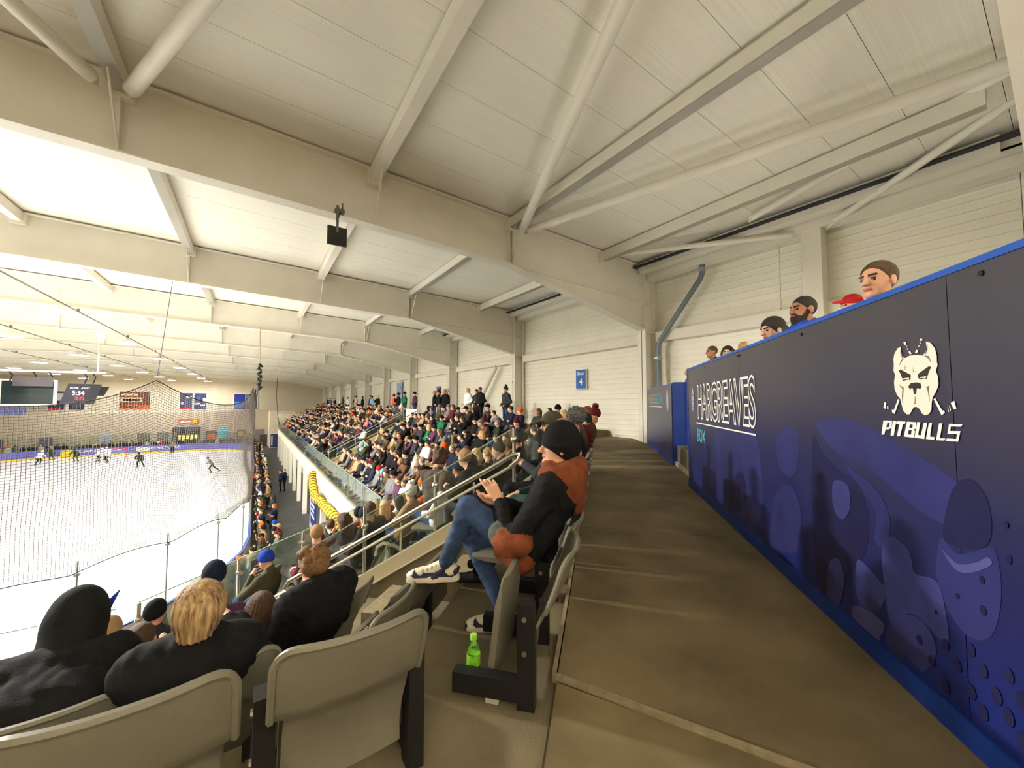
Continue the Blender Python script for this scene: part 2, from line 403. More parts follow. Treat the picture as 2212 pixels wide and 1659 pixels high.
for k in range(0, 11):
    y = .5 + 8 * k if k else .15
    r = link_copy(raf, 'roof_beam', ce, (13, y - 40, 0))
    for j, x in enumerate(PUR):
        link_copy(cl, 'cleat', r, (x, -.02, ztop(x) - 5.2))
        if j % 2 == 1: link_copy(stf, 'stiffener', r, (x, 0, ztop(x) - 5.2))
        if j in (1, 2, 3) and k < 8: link_copy(fbm, 'fly_brace', r, (x, 0, ztop(x) - 5.2))
    link_copy(stf, 'stiffener', r, (5.55, 0, ztop(5.55) - 5.2))
    if k < 4: link_copy(boltm, 'bolts', r, (XK - .01, 0, ztop(XK) - 5.2))
def purlin(x, y0, y1, wd=.20, ht=.30):
    mb = MB(); z = ztop(x) - .12
    mb.box(x - wd / 2, x + wd / 2, y0, y1, z - ht / 2, z - ht / 2 + .03); mb.box(x - wd / 2, x + wd / 2, y0, y1, z + ht / 2 - .03, z + ht / 2)
    mb.box(x - wd / 2, x + wd / 2, y0, y1, z - ht / 2, z + ht / 2)
    return mb
pmesh = {}
allp = PUR + [10.95] + [-13.0] + [-26 - x for x in PUR]
for k in range(-1, 11):
    for x in allp:
        if x < -13 and k < 1: continue
        if x not in pmesh: pmesh[x] = purlin(x, .15, 7.85).mesh('purlin', steel, (x, 0, 5.2))
        link_copy(pmesh[x], 'purlin', ce, (x + 13, .5 + 8 * k - 40, 0))
def btube(a, b, r=.085, name='wind_brace'):
    a = Vector(a); b = Vector(b); d = (b - a).normalized()
    mb = MB(); mb.tube([a, b], r, 18)
    for p, q in ((a, d), (b, -d)): mb.beam(p - q * .14, p + q * .10, .012, .16); 
    return mb.build(name, steel, ce, smooth=2)
zb = lambda x: ztop(x) - .34
for a, b in [((5.75, 8.05), (2.35, .3)), ((5.95, 8.05), (8.25, .25)), ((-1.7, 8.05), (1.85, .3)), ((-2.15, 8.05), (-5.4, .9))]:
    btube((a[0], a[1], zb(a[0])), (b[0], b[1], zb(b[0])), .105)
btube((9.35, 7.85, 4.62), (11.35, 4.0, 4.30), .075)
btube((10.30, 4.45, 4.66), (9.0, .25, 4.86), .075)
btube((11.45, 3.25, 4.32), (9.9, .3, 4.86), .075)
for k in (6, 9):
    for i, x in enumerate(PUR[1:] + [-13.0, -16.7, -20.4, -24.1]):
        x2 = x - 3.7
        ya, yb = (.5 + 8 * k, .5 + 8 * k + 8) if i % 2 else (.5 + 8 * k + 8, .5 + 8 * k)
        btube((x, ya, zb(x)), (x2, yb, zb(x2)), .07)
# --- rink ice
RX, RR, RYN, RYF, RXL = -.05, 9.0, 11.7, 71.5, -28.0
def rink_outline(off=0.0, n=14):
    pts = []
    for cx, cy, a0 in ((RX - RR, RYN + RR, -90), (RX - RR, RYF - RR, 0), (RXL + RR, RYF - RR, 90), (RXL + RR, RYN + RR, 180)):
        for i in range(n + 1):
            a = math.radians(a0 + 90 * i / n); pts.append((cx + (RR + off) * math.cos(a), cy + (RR + off) * math.sin(a)))
    return pts
ice = flat(rink_outline(), -6.99, -6.90, 'floor_ice', icem)
mk = MB()
for x0, x1, y0, y1 in ((RXL + .3, RX - .3, 15.6, 15.66), (RXL + .1, RX - .1, 32.0, 32.3), (RXL + .1, RX - .1, 46.0, 46.3), (RXL + .1, RX - .1, 39.0, 39.3)): mk.box(x0, x1, y0, y1, -6.9, -6.897)
mk.build('ice_line', mat('faded_red_line', (225, 200, 196), .3), ice)
for cx, cy in ((-7, 21.0), (-21, 21), (-7, 62), (-21, 62)):
    mb = MB()
    for i in range(48):
        a0, a1 = 2 * PI * i / 48, 2 * PI * (i + 1) / 48
        mb.add([(cx + r * math.cos(a), cy + r * math.sin(a), -6.896) for r in (4.45, 4.52) for a in (a0, a1)], [(0, 1, 3, 2)])
    mb.build('face_off_circle', mat('faded_red_line', (225, 200, 196), .3), ice)
# ================================================================== TRACED FLAT PRINT OF THE HOARDING (s along the hoarding, z from eye level; real size)
LOGO={
 'head':[(2.128, 0.206), (2.102, 0.214), (2.066, 0.214), (2.03, 0.206), (2.015, 0.216), (2.005, 0.235), (2.008, 0.265), (1.984, 0.255), (1.964, 0.229), (1.957, 0.198), (1.958, 0.169), (1.955, 0.159), (1.965, 0.133), (1.956, 0.107), (1.956, 0.074), (1.97, 0.045), (1.989, 0.022), (1.994, 0.002), (1.998, -0.031), (2.011, -0.048), (2.032, -0.055), (2.048, -0.047), (2.06, -0.027), (2.077, -0.018), (2.092, -0.02), (2.104, -0.036), (2.117, -0.053), (2.135, -0.053), (2.153, -0.039), (2.163, -0.008), (2.169, 0.017), (2.189, 0.038), (2.202, 0.066), (2.203, 0.1), (2.194, 0.133), (2.203, 0.153), (2.199, 0.182), (2.2, 0.209), (2.192, 0.234), (2.17, 0.258), (2.149, 0.262), (2.152, 0.24), (2.144, 0.217)],
 'eyeL':[(2.17, 0.15), (2.16, 0.157), (2.098, 0.126), (2.104, 0.1), (2.111, 0.107), (2.146, 0.101), (2.158, 0.134)],
 'eyeR':[(1.987, 0.152), (1.998, 0.157), (2.059, 0.127), (2.06, 0.113), (2.049, 0.102), (2.026, 0.106), (2.013, 0.102), (2.0, 0.133)],
 'nose':[(2.118, 0.074), (2.101, 0.089), (2.07, 0.091), (2.048, 0.087), (2.042, 0.071), (2.052, 0.058), (2.06, 0.065), (2.069, 0.063), (2.074, 0.039), (2.086, 0.038), (2.091, 0.065), (2.099, 0.066), (2.106, 0.059)],
 'earL':[(2.155, 0.248), (2.148, 0.223), (2.135, 0.205), (2.155, 0.186), (2.171, 0.169), (2.15, 0.2), (2.142, 0.204), (2.153, 0.222)],
 'earR':[(2.0, 0.254), (2.001, 0.227), (2.02, 0.203), (2.0, 0.19), (1.985, 0.167), (1.995, 0.2), (2.016, 0.204), (2.004, 0.224)],
 'cheekL':[(2.176, 0.088), (2.144, 0.07), (2.15, 0.028), (2.156, -0.005), (2.158, 0.028), (2.153, 0.065)],
 'cheekR':[(1.986, 0.089), (2.004, 0.068), (2.004, 0.036), (2.003, 0.002), (2.007, 0.016), (2.011, 0.049), (2.018, 0.068), (1.999, 0.074)],
 'chin':[(2.083, 0.027), (2.079, 0.027), (2.08, -0.005), (2.094, -0.008), (2.085, -0.001)],
 'brow1':[(2.13, 0.176), (2.127, 0.161), (2.134, 0.147), (2.131, 0.161)],
 'brow2':[(2.086, 0.164), (2.082, 0.143), (2.071, 0.138), (2.085, 0.138)],
 'glintL':[(2.146, 0.113), (2.108, 0.115), (2.11, 0.109), (2.142, 0.107)],
 'glintR':[(2.049, 0.113), (2.013, 0.115), (2.016, 0.107), (2.047, 0.109)],
 'st1':[(2.183, 0.018), (2.174, 0.012), (2.209, -0.054), (2.225, -0.046), (2.225, -0.033), (2.213, -0.035)],
 'st2':[(2.272, 0.005), (2.261, -0.003), (2.267, -0.03), (2.282, -0.026)],
 'st3':[(1.984, 0.016), (1.975, 0.019), (1.944, -0.032), (1.937, -0.031), (1.932, -0.041), (1.949, -0.052)],
 'st4':[(1.903, -0.001), (1.887, 0.008), (1.879, -0.023), (1.891, -0.026)],
 'st5':[(2.133, 0.28), (2.121, 0.282), (2.116, 0.268), (2.126, 0.266)],
 'st6':[(2.106, 0.233), (2.096, 0.235), (2.088, 0.221), (2.1, 0.221)],
 'st7':[(2.036, 0.283), (2.024, 0.278), (2.03, 0.269), (2.04, 0.274)],
 'st8':[(2.061, 0.236), (2.05, 0.231), (2.059, 0.22), (2.069, 0.223)],
 'tA':[(2.256, -0.016), (2.251, -0.016), (2.252, -0.031), (2.257, -0.03)],
 'tB':[(2.245, -0.018), (2.243, -0.019), (2.243, -0.034), (2.246, -0.032)],
 'tC':[(1.919, -0.018), (1.917, -0.017), (1.913, -0.037), (1.917, -0.037)],
 'tD':[(1.911, -0.012), (1.908, -0.01), (1.904, -0.031), (1.908, -0.032)],
 'tE':[(2.115, 0.263), (2.11, 0.26), (2.117, 0.257), (2.119, 0.26)],
 'tF':[(2.111, 0.25), (2.105, 0.246), (2.109, 0.241), (2.115, 0.245)],
 'tG':[(2.039, 0.265), (2.034, 0.262), (2.036, 0.258), (2.042, 0.261)],
 'tH':[(2.05, 0.251), (2.04, 0.253), (2.039, 0.249), (2.05, 0.247)],
 'P':[(2.286, -0.088), (2.228, -0.087), (2.234, -0.122), (2.254, -0.13), (2.274, -0.132), (2.284, -0.158), (2.305, -0.159)],
 'Pc':[(2.259, -0.098), (2.243, -0.098), (2.248, -0.119), (2.268, -0.121)],
 'I':[(2.223, -0.088), (2.201, -0.088), (2.221, -0.157), (2.243, -0.159)],
 'T':[(2.198, -0.088), (2.143, -0.087), (2.149, -0.1), (2.161, -0.101), (2.181, -0.157), (2.202, -0.159), (2.181, -0.101), (2.203, -0.102)],
 'B':[(2.135, -0.087), (2.083, -0.087), (2.087, -0.116), (2.099, -0.121), (2.091, -0.127), (2.101, -0.157), (2.158, -0.157)],
 'Bc1':[(2.117, -0.099), (2.102, -0.099), (2.105, -0.114), (2.123, -0.115)],
 'Bc2':[(2.126, -0.124), (2.109, -0.124), (2.115, -0.145), (2.134, -0.145)],
 'U':[(2.077, -0.086), (2.059, -0.086), (2.075, -0.143), (2.06, -0.143), (2.04, -0.087), (2.023, -0.086), (2.043, -0.158), (2.096, -0.156)],
 'L1':[(2.014, -0.086), (1.998, -0.086), (2.012, -0.145), (1.988, -0.145), (1.992, -0.157), (2.034, -0.157)],
 'L2':[(1.963, -0.086), (1.947, -0.085), (1.963, -0.147), (1.936, -0.146), (1.943, -0.155), (1.982, -0.157)],
 'S':[(1.916, -0.085), (1.856, -0.085), (1.865, -0.094), (1.908, -0.095), (1.913, -0.114), (1.867, -0.111), (1.88, -0.154), (1.938, -0.155), (1.929, -0.145), (1.888, -0.144), (1.882, -0.124), (1.926, -0.126)],
}
COLL={
 'bandD':[(2.922, -0.137), (2.682, -0.093), (2.486, -0.111), (1.906, -0.311), (1.954, -0.488), (2.104, -0.474), (2.478, -0.329), (2.696, -0.298)],
 'playerA':[(4.465, -0.338), (3.912, -0.286), (3.878, -1.095), (4.572, -1.126), (5.038, -1.094), (5.214, -0.874), (5.213, -0.35), (4.771, -0.303)],
 'darkA':[(4.474, -0.742), (4.263, -0.718), (4.21, -0.953), (4.406, -1.083), (4.695, -1.043)],
 'faceB':[(3.458, -0.225), (3.236, -0.189), (3.151, -0.279), (3.189, -0.475), (3.304, -0.553), (3.457, -0.519), (3.518, -0.379)],
 'bodyB':[(3.572, -0.776), (3.33, -0.618), (3.159, -0.753), (3.219, -1.055), (3.459, -1.162), (3.697, -1.206)],
 'darkC':[(2.962, -0.234), (2.87, -0.303), (2.703, -0.394), (2.508, -0.45), (2.434, -0.645), (2.538, -0.894), (2.873, -1.211), (2.988, -1.075), (2.997, -0.727)],
 'faceC':[(2.741, -0.482), (2.604, -0.47), (2.583, -0.585), (2.657, -0.681), (2.747, -0.644)],
 'gloveC':[(2.813, -0.989), (2.713, -0.933), (2.668, -1.038), (2.732, -1.207), (2.832, -1.257), (2.851, -1.119)],
 'jersE':[(2.328, -0.692), (2.262, -0.65), (2.164, -0.684), (2.138, -0.769), (2.023, -0.754), (1.984, -0.866), (1.983, -0.994), (2.078, -0.971), (2.182, -0.969), (2.308, -1.085), (2.335, -0.944), (2.348, -0.791)],
 'lightE2':[(2.622, -0.366), (2.379, -0.437), (2.275, -0.583), (2.34, -0.722), (2.397, -0.702), (2.387, -0.548)],
 'helmE':[(1.907, -0.327), (1.836, -0.292), (1.778, -0.358), (1.77, -0.471), (1.809, -0.538), (1.923, -0.573), (1.977, -0.549), (1.95, -0.422)],
 'shoulE':[(1.991, -0.565), (1.913, -0.601), (1.809, -0.543), (1.759, -0.534), (1.749, -0.689), (1.798, -0.855), (1.897, -0.902), (1.976, -0.84), (2.021, -0.731)],
 'stripeE':[(1.987, -0.607), (1.915, -0.639), (1.834, -0.601), (1.79, -0.565), (1.777, -0.588), (1.859, -0.651), (1.928, -0.665)],
 'lowG':[(2.589, -1.136), (2.423, -1.1), (2.347, -1.119), (2.392, -1.224), (2.249, -1.244), (2.356, -1.254), (2.516, -1.226), (2.603, -1.231)],
 'armG':[(2.536, -0.865), (2.371, -0.907), (2.327, -0.953), (2.424, -1.107), (2.53, -1.106), (2.57, -1.024)],
 'legH':[(2.308, -1.085), (2.183, -0.975), (2.078, -0.977), (2.042, -1.062), (2.12, -1.19), (2.212, -1.178), (2.268, -1.275), (2.343, -1.208)],
}
DOTS= [(2.127, -1.056, 0.017, 0.02), (1.992, -0.997, 0.016, 0.023), (1.877, -0.946, 0.017, 0.025), (2.066, -1.107, 0.017, 0.022), (1.94, -1.047, 0.017, 0.024), (1.832, -0.994, 0.017, 0.026), (1.737, -0.949, 0.017, 0.027), (2.139, -1.244, 0.02, 0.024), (2.003, -1.171, 0.019, 0.026), (1.887, -1.108, 0.02, 0.029), (1.786, -1.053, 0.02, 0.031), (1.697, -1.005, 0.019, 0.032), (2.077, -1.288, 0.02, 0.026), (1.951, -1.215, 0.02, 0.027), (1.842, -1.151, 0.02, 0.029), (1.746, -1.095, 0.019, 0.031), (2.151, -1.432, 0.024, 0.029), (2.014, -1.345, 0.022, 0.031), (1.897, -1.27, 0.022, 0.032), (1.795, -1.205, 0.022, 0.033), (1.705, -1.147, 0.021, 0.035), (2.089, -1.47, 0.024, 0.03), (1.961, -1.383, 0.022, 0.032), (1.851, -1.308, 0.022, 0.033), (1.755, -1.242, 0.021, 0.035), (2.163, -1.621, 0.027, 0.033), (1.715, -0.426, 0.009, 0.013), (1.713, -0.544, 0.01, 0.016), (1.816, -0.658, 0.01, 0.015), (1.818, -0.77, 0.012, 0.018), (1.923, -0.767, 0.008, 0.011), (2.031, -0.885, 0.007, 0.009)]
# ================================================================== RINK BARRIER, NET
bar = empty('rink_barrier', (-13, 39, -6.9), 0, 'long white dasher boards with clear glass all round the ice rink', 'barrier')
bw = mat('white_dasher_board', (226, 226, 224), .4); by = mat('yellow_kick_strip', (232, 196, 40), .45); bb = mat('violet_blue_advert', (92, 96, 178), .45, .1, .8)
out = rink_outline(0.0, 7); seg = []
for i in range(len(out)):
    a = Vector(out[i]); b = Vector(out[(i + 1) % len(out)]); L = (b - a).length; n = max(1, round(L / 2.4)) if L > 3 else 1
    for k in range(n): seg.append((a.lerp(b, k / n), a.lerp(b, (k + 1) / n)))
GT = 3.08
for i, (a, b) in enumerate(seg):
    far = (a.y + b.y) / 2 > 60
    d = (b - a).normalized(); nrm = Vector((-d.y, d.x)) * .06
    A, B = a - nrm, b - nrm
    mb = MB(); mb.cm = 0; mb.beam((A.x, A.y, -6.9 + .62), (B.x, B.y, -6.9 + .62), .09, .84); mb.cm = 1; mb.beam((A.x, A.y, -6.8), (B.x, B.y, -6.8), .10, .20)
    mb.cm = 2; mb.beam((A.x, A.y, -6.9 + 1.06), (B.x, B.y, -6.9 + 1.06), .12, .05)
    mb.build('board_panel', [bb if far else bw, by, mat('blue_board_cap', (70, 84, 150), .4)], bar)
    h = GT if a.y < 60 else 2.7
    mb = MB(); mb.beam((A.x, A.y, -6.9 + (1.09 + h) / 2), (B.x, B.y, -6.9 + (1.09 + h) / 2), .012, h - 1.09); mb.build('glass_panel', rinkg, bar)
    if a.y < 30 or a.y > 60:
        mb = MB(); mb.tube([(A.x, A.y, -5.9), (A.x, A.y, -6.9 + h + .03)], .022, 6); mb.box(A.x - .05, A.x + .05, A.y - .05, A.y + .05, -6.9 + h - .32, -6.9 + h - .26); mb.build('stanchion', mat('grey_stanchion', (120, 122, 124), .4), bar)
# adverts on the far boards
def far_frame(u, v, d): return (u, RYF - .05 - d, v)
for txt, x0, x1 in (('PLANET ICE', -18.6, -14.4), ("LEARN TO PLAY", -11.7, -8.1), ("LINE", -6.9, -5.4)):
    lettering(txt, 'lettering', white, bar, far_frame, x0, -6.35, x1 - x0, .34, .012)
for i, (x0, x1, z0, z1, m) in enumerate([(-26, -23.4, -6.5, -6.05, mat('pale_advert', (214, 212, 190), .5)), (-20.5, -18.6, -6.7, -5.95, by), (-12.9, -11.6, -6.6, -6.0, mat('pale_advert', (214, 212, 190), .5)), (-7.4, -6.4, -6.7, -6.1, by), (-22.6, -21, -6.5, -6.0, white), (-4.2, -3.4, -6.6, -6.1, by)]):
    MB().box(x0, x1, RYF - .075, RYF - .05, z0, z1).build('advert_print', m, bar)
# goal at the far end
g = empty('hockey_goal', (-14, 67.3, -6.9), 0, 'red framed hockey goal with white netting at far end', 'goal')
mb = MB(); mb.tube([(-14.92, 67.3, -6.9), (-14.92, 67.3, -5.68), (-13.08, 67.3, -5.68), (-13.08, 67.3, -6.9)], .035, 8); mb.build('frame', red, g)
mb = MB()
for i in range(12):
    x = -14.9 + i * .163; mb.tube([(x, 67.3, -5.68), (x, 68.2, -6.85)], .006, 3)
for i in range(8):
    t = i / 7; mb.tube([(-14.9, 67.3 + .9 * t, -5.68 - 1.17 * t), (-13.1, 67.3 + .9 * t, -5.68 - 1.17 * t)], .006, 3)
mb.build('goal_netting', white, g)
# protective net hung round the near corner
netm = mat('dark_net_twine', (74, 66, 62), .8)
net = empty('protective_net', (-6, 12, -4.0), 0, 'sagging dark twine safety net hung round the near rink corner', 'net')
PEAK = [-112, -76, -42, -7, 14]
def path(t):          # t = metres along the net from the far left
    la = math.radians(90) * 9.1
    if t < 8: return (-17.15 + t + -1.0 + 1.0, RYN - .1)
    t -= 8
    if t < la:
        a = -PI / 2 + t / 9.1; return (RX - 9.0 + 9.1 * math.cos(a), RYN + 9.0 + 9.1 * math.sin(a))
    return (RX + .1, RYN + 9.0 + (t - la))
def net_top(t):
    a = -90 + math.degrees((t - 8) / 9.1)
    for p0, p1 in zip(PEAK[:-1], PEAK[1:]):
        if p0 <= a <= p1:
            u = (a - p0) / (p1 - p0); return -.08 + .72 * abs(2 * u - 1) ** 2.2
    return .55 + .12 * math.sin(t * .5)
def net_bot(t): return -3.98 + .16 * abs(math.sin(t * 1.35)) - .10
TL = 8 + math.radians(90) * 9.1 + 22
CELL = .068
nt_ = int(TL / CELL)
def npt(t, f):
    x, y = path(t); b, tp = net_bot(t), net_top(t); z = b + (tp - b) * f
    ph = 3.2 * t + 2.2 * z
    wob = (.05 * math.sin(ph) + .03 * math.sin(1.1 * t - z * 3)) * math.sin(PI * f)
    lim = 8 + math.radians(90) * 9.1
    x2, y2 = path(t + .05); dx, dy = x2 - x, y2 - y; L = math.hypot(dx, dy)
    k = 0 if t > lim else 1
    return Vector((x + dy / L * wob * k, y - dx / L * wob * k, z + .05 * math.sin(2.0 * t + z) * math.sin(PI * f)))
NVs = 14
mb = MB(); TW = .0054
def thread(mb, pts, r):
    n = len(mb.v); vs = []; fs = []
    for p in pts: vs += [p + Vector((0, 0, r)), p + Vector((r, r, -r * .6)), p + Vector((-r, -r, -r * .6))]
    for i in range(len(pts) - 1):
        for k in range(3): fs.append((3 * i + k, 3 * i + (k + 1) % 3, 3 * i + 3 + (k + 1) % 3, 3 * i + 3 + k))
    mb.add(vs, fs)
for i in range(0, nt_):
    t = 3 + i * CELL
    if t > 8 + math.radians(90) * 9.1 + .2 and i % 6: continue
    if t > TL: break
    pts = [npt(t, j / NVs) for j in range(NVs + 1)]
    n = len(mb.v); x2, y2 = path(t + .05); x, y = path(t); L = math.hypot(x2 - x, y2 - y); tx, ty = (x2 - x) / L * TW, (y2 - y) / L * TW
    vs = []
    for p in pts: vs += [p + Vector((tx, ty, 0)), p + Vector((-tx * .5 + ty, -ty * .5 - tx, 0)), p + Vector((-tx * .5 - ty, -ty * .5 + tx, 0))]
    mb.add(vs, [(3 * a + k, 3 * a + (k + 1) % 3, 3 * a + 3 + (k + 1) % 3, 3 * a + 3 + k) for a in range(NVs) for k in range(3)])
NH = 62
for j in range(1, NH):
    tt = 3.0; pts = []
    lim = 8 + math.radians(90) * 9.1
    while tt < lim + .1: pts.append(npt(tt, j / NH)); tt += .16
    thread(mb, pts, TW)
    if j % 3 == 0: thread(mb, [npt(lim + q, j / NH) for q in (0, 7, 14, 21)], TW)
tw = mb.build('netting', netm, net, clean=False); tw['kind'] = 'stuff'
mb = MB(); mb.tube([npt(3 + i * .2, 1) for i in range(int((TL - 3) / .2))], .014, 5); mb.build('top_rope', grubber, net)
mb = MB(); mb.tube([npt(3 + i * .2, 0) for i in range(int((TL - 3) / .2))], .013, 5); mb.build('bottom_rope', grubber, net)
lim = 8 + math.radians(90) * 9.1
for a in (-42,):
    t = 8 + math.radians(a + 90) * 9.1; p = npt(t, 1); mb = MB(); mb.tube([p, (p[0] - .02, 16.5, 3.98)], .008, 5); mb.build('hanger_wire', grubber, net)
for k in range(3):
    mb = MB(); q = path(lim + k * .35); mb.tube([(q[0] + .03 * math.sin(i * 2.1 + k), q[1], .6 - i * .4) for i in range(12)], .022, 6); mb.build('gathered_edge', grubber, net)
hz = empty('net_hoist_bundle', (.22, 24, .8), 0, 'black rope and pulley bundle hanging above the edge of the net', 'hoist')
mb = MB()
for i in range(16): mb.ball((.22 + .06 * math.sin(i * 1.9), 24, 2.0 - i * .085), (.09 + .04 * math.sin(i * 2.7), .08, .07), 7)
mb.build('rope_coil', black, hz, smooth=True)
mb = MB(); mb.tube([(.20, 24, 3.95), (.20, 24, 1.9)], .03, 6); mb.build('hanger_rod', mat('tan_rod', (176, 158, 120), .5), hz)
mb = MB(); mb.tube([(.18, 24, .75), (.1, 24, -.2)], .02, 5); mb.build('tail_rope', black, hz)
# long loose cable from the roof to the end of the stand
mb = MB(); mb.tube([(2.45, 57.5, 3.2), (2.4, 57.4, 1.0), (2.55, 57.2, -1.2), (2.75, 55.0, -3.0), (2.7, 50.5, -3.9)], .03, 5)
tag(mb.build('loose_cable', grubber), 'dark cable drooping from the roof to the far end of the stand', 'cable')
# ================================================================== BALUSTRADES
def post(mb, p, h, r=.021):
    mb.tube([p, (p[0], p[1], p[2] + h)], r, 8); mb.ball((p[0], p[1], p[2] + h * .80), .04, 8)
def glass_run(root, pts, z0, z1, step, posts=True, edge=True):
    for (a, b) in zip(pts[:-1], pts[1:]):
        a = Vector(a); b = Vector(b); n = max(1, round((b - a).length / step)); d = (b - a).normalized()
        for k in range(n):
            p, q = a.lerp(b, k / n) + d * .02, a.lerp(b, (k + 1) / n) - d * .02
            mb = MB(); mb.beam((p.x, p.y, (z0 + z1) / 2), (q.x, q.y, (z0 + z1) / 2), .014, z1 - z0); o = mb.build('glass_panel', balg, root)
            mb = MB(); mb.beam((p.x, p.y, z1), (q.x, q.y, z1), .016, .010); mb.build('top_edge', mat('green_glass_edge', (150, 172, 156), .25), o)
            if posts: mb = MB(); post(mb, (p.x, p.y, z0 - .05), z1 - z0 + .04); mb.build('post', chrome, root, smooth=2)
cb = empty('glass_balustrade', (3, 8.3, -3.3), 0, 'clear glass balustrade with ball posts across the corner block front', 'balustrade')
glass_run(cb, [Q(3.55, 5.35)[:2], Q(8.72, 5.35)[:2]], -3.28, -2.36, 1.32)
sb = empty('glass_balustrade', (2.75, 30, -3.3), 0, 'long glass balustrade along the front row of the side stand', 'balustrade')
glass_run(sb, [(2.72, 9.9), (2.72, 58.4)], -3.28, -2.38, 2.0, False)
for y in (9.9, 11.9, 13.9): mb = MB(); mb.tube([(2.72, y, -3.3), (2.72, y, -2.37)], .018, 6); mb.build('post', chrome, sb)
eb = empty('glass_balustrade', (-4, 6.3, -3.3), 0, 'glass balustrade before the ice at the foot of the end block', 'balustrade')
glass_run(eb, [(-8.8, 6.28), (-1.22, 6.28)], -3.28, -2.36, 1.26)
o = empty('notice_board', (-.0, 6.9, -2.9), 0, 'small dark notice on the glass balustrade of the corner block', 'notice')
fq = lambda u, v, d: Q(u, 5.30 - d)[:2] + (v,)
mb = MB(); mb.prism([(5.02, -2.95), (5.42, -2.95), (5.42, -2.45), (5.02, -2.45)], fq, 0, .012); mb.build('board', mat('slate_notice', (74, 84, 98), .4), o)
for k in range(5): mb = MB(); mb.prism([(5.08, -2.56 - k * .05), (5.36 - .04 * (k % 3), -2.56 - k * .05), (5.36 - .04 * (k % 3), -2.545 - k * .05), (5.08, -2.545 - k * .05)], fq, .012, .015); mb.build('print_line', white, o)
# near stair wall with glass and double handrail
gt = lambda m: -.267 - .588 * (m - .895)
gb = lambda m: -.877 - .61 * (m - .895)
hr = lambda m: -.556 - .572 * (m - .895)
S0 = 3.95
st = empty('stair_balustrade', Q(S0, 2.2, -3.4), 0, 'sloping stair wall with glass panels and double steel handrail beside seated man', 'balustrade')
fr = lambda u, v, d: Q(S0 + d, u)[:2] + (v,)
mb = MB(); mb.prism([(.75, gb(.75) - .17), (4.3, gb(4.3) - .17), (4.3, -3.5), (3.43, -3.0), (2.63, -2.6), (1.83, -2.2), (1.03, -1.8), (.75, -1.5)], fr, .0, .12); mb.build('concrete_wall', conc2, st)
mb = MB(); mb.prism([(.70, gb(.70)), (4.3, gb(4.3)), (4.3, gb(4.3) - .17), (.70, gb(.70) - .17)], fr, -.03, .15); mb.build('stringer', stringm, st)
mb = MB(); mb.prism([(.70, gb(.70) - .155), (4.3, gb(4.3) - .155), (4.3, gb(4.3) - .17), (.70, gb(.70) - .17)], fr, -.04, .0); mb.build('stringer_lip', alum, st)
ms = [.88, 1.25, 1.787, 2.20, 2.655, 3.1, 3.6]
for a, b in ((.93, 1.77), (1.80, 2.64), (2.67, 3.55)):
    mb = MB(); mb.prism([(a, gt(a)), (b, gt(b)), (b, gb(b)), (a, gb(a))], fr, .05, .062); o = mb.build('glass_panel', balg, st)
    mb = MB(); mb.beam(fr(a, gt(a), .056), fr(b, gt(b), .056), .014, .012); mb.build('top_edge', mat('green_glass_edge', (150, 172, 156), .25), o)
for i, m_ in enumerate((.895, 1.787, 2.655)):
    mb = MB(); mb.tube([fr(m_, gb(m_) - .02, .056), fr(m_, gt(m_) + (.10 if i == 2 else .0), .056)], .02, 8)
    mb.ball(fr(m_, gt(m_) - .12, .056), .042, 8); mb.build('post', chrome, st, smooth=2)
for m_ in (1.34, 2.2): mb = MB(); mb.tube([fr(m_, gb(m_), .056), fr(m_, hr(m_) - .05, .056)], .012, 6); mb.build('mid_post', alum, st)
hrp = [fr(.93, hr(.93) - .10, .02), fr(.84, hr(.84) - .07, .02), fr(.83, hr(.84) - .01, .02), fr(.90, hr(.90) + .01, .02), fr(1.1, hr(1.1), .02), fr(3.5, hr(3.5), .02), fr(3.63, hr(3.63) + .0, .02), fr(3.68, hr(3.63) - .08, .02), fr(3.60, hr(3.6) - .13, .02)]
mb = MB(); mb.tube(hrp, .026, 10); mb.build('handrail', chrome, st, smooth=2)
mb = MB(); mb.tube([fr(.93, hr(.93) - .10, .02), fr(3.6, hr(3.6) - .12, .02)], .016, 8); mb.build('lower_rail', alum, st, smooth=2)
mb = MB(); mb.tube([fr(3.62, hr(3.62) - .10, .02), fr(4.2, hr(4.2) - .08, .02)], .018, 8); mb.build('lower_handrail', alum, st, smooth=2)
mb = MB(); mb.tube([fr(m_, z, .3) for m_, z in ((2.66, -1.84), (2.64, -1.74), (2.56, -1.69), (2.4, -1.71), (2.15, -1.85))], .022, 8); mb.build('inner_handrail', chrome, st, smooth=2)
# dark glazed screen at the head of the stair
scr = empty('glass_screen', Q(S0 + .1, .5, -1.4), 0, 'dark framed glass screen at the head of the stairs', 'screen')
for m_ in (.80, .62): mb = MB(); mb.tube([fr(m_, -1.3, .06), fr(m_, -.27, .06)], .017, 4); mb.build('post', black, scr)
mb = MB(); mb.prism([(.82, -.28), (.25, -.24), (.25, -.95), (.82, -.95)], fr, .055, .063); mb.build('glass_pane', balg, scr)
mb = MB(); mb.tube([fr(.62, -.27, .06), fr(.22, -.235, .06)], .012, 6); mb.build('top_rail', alum, scr)
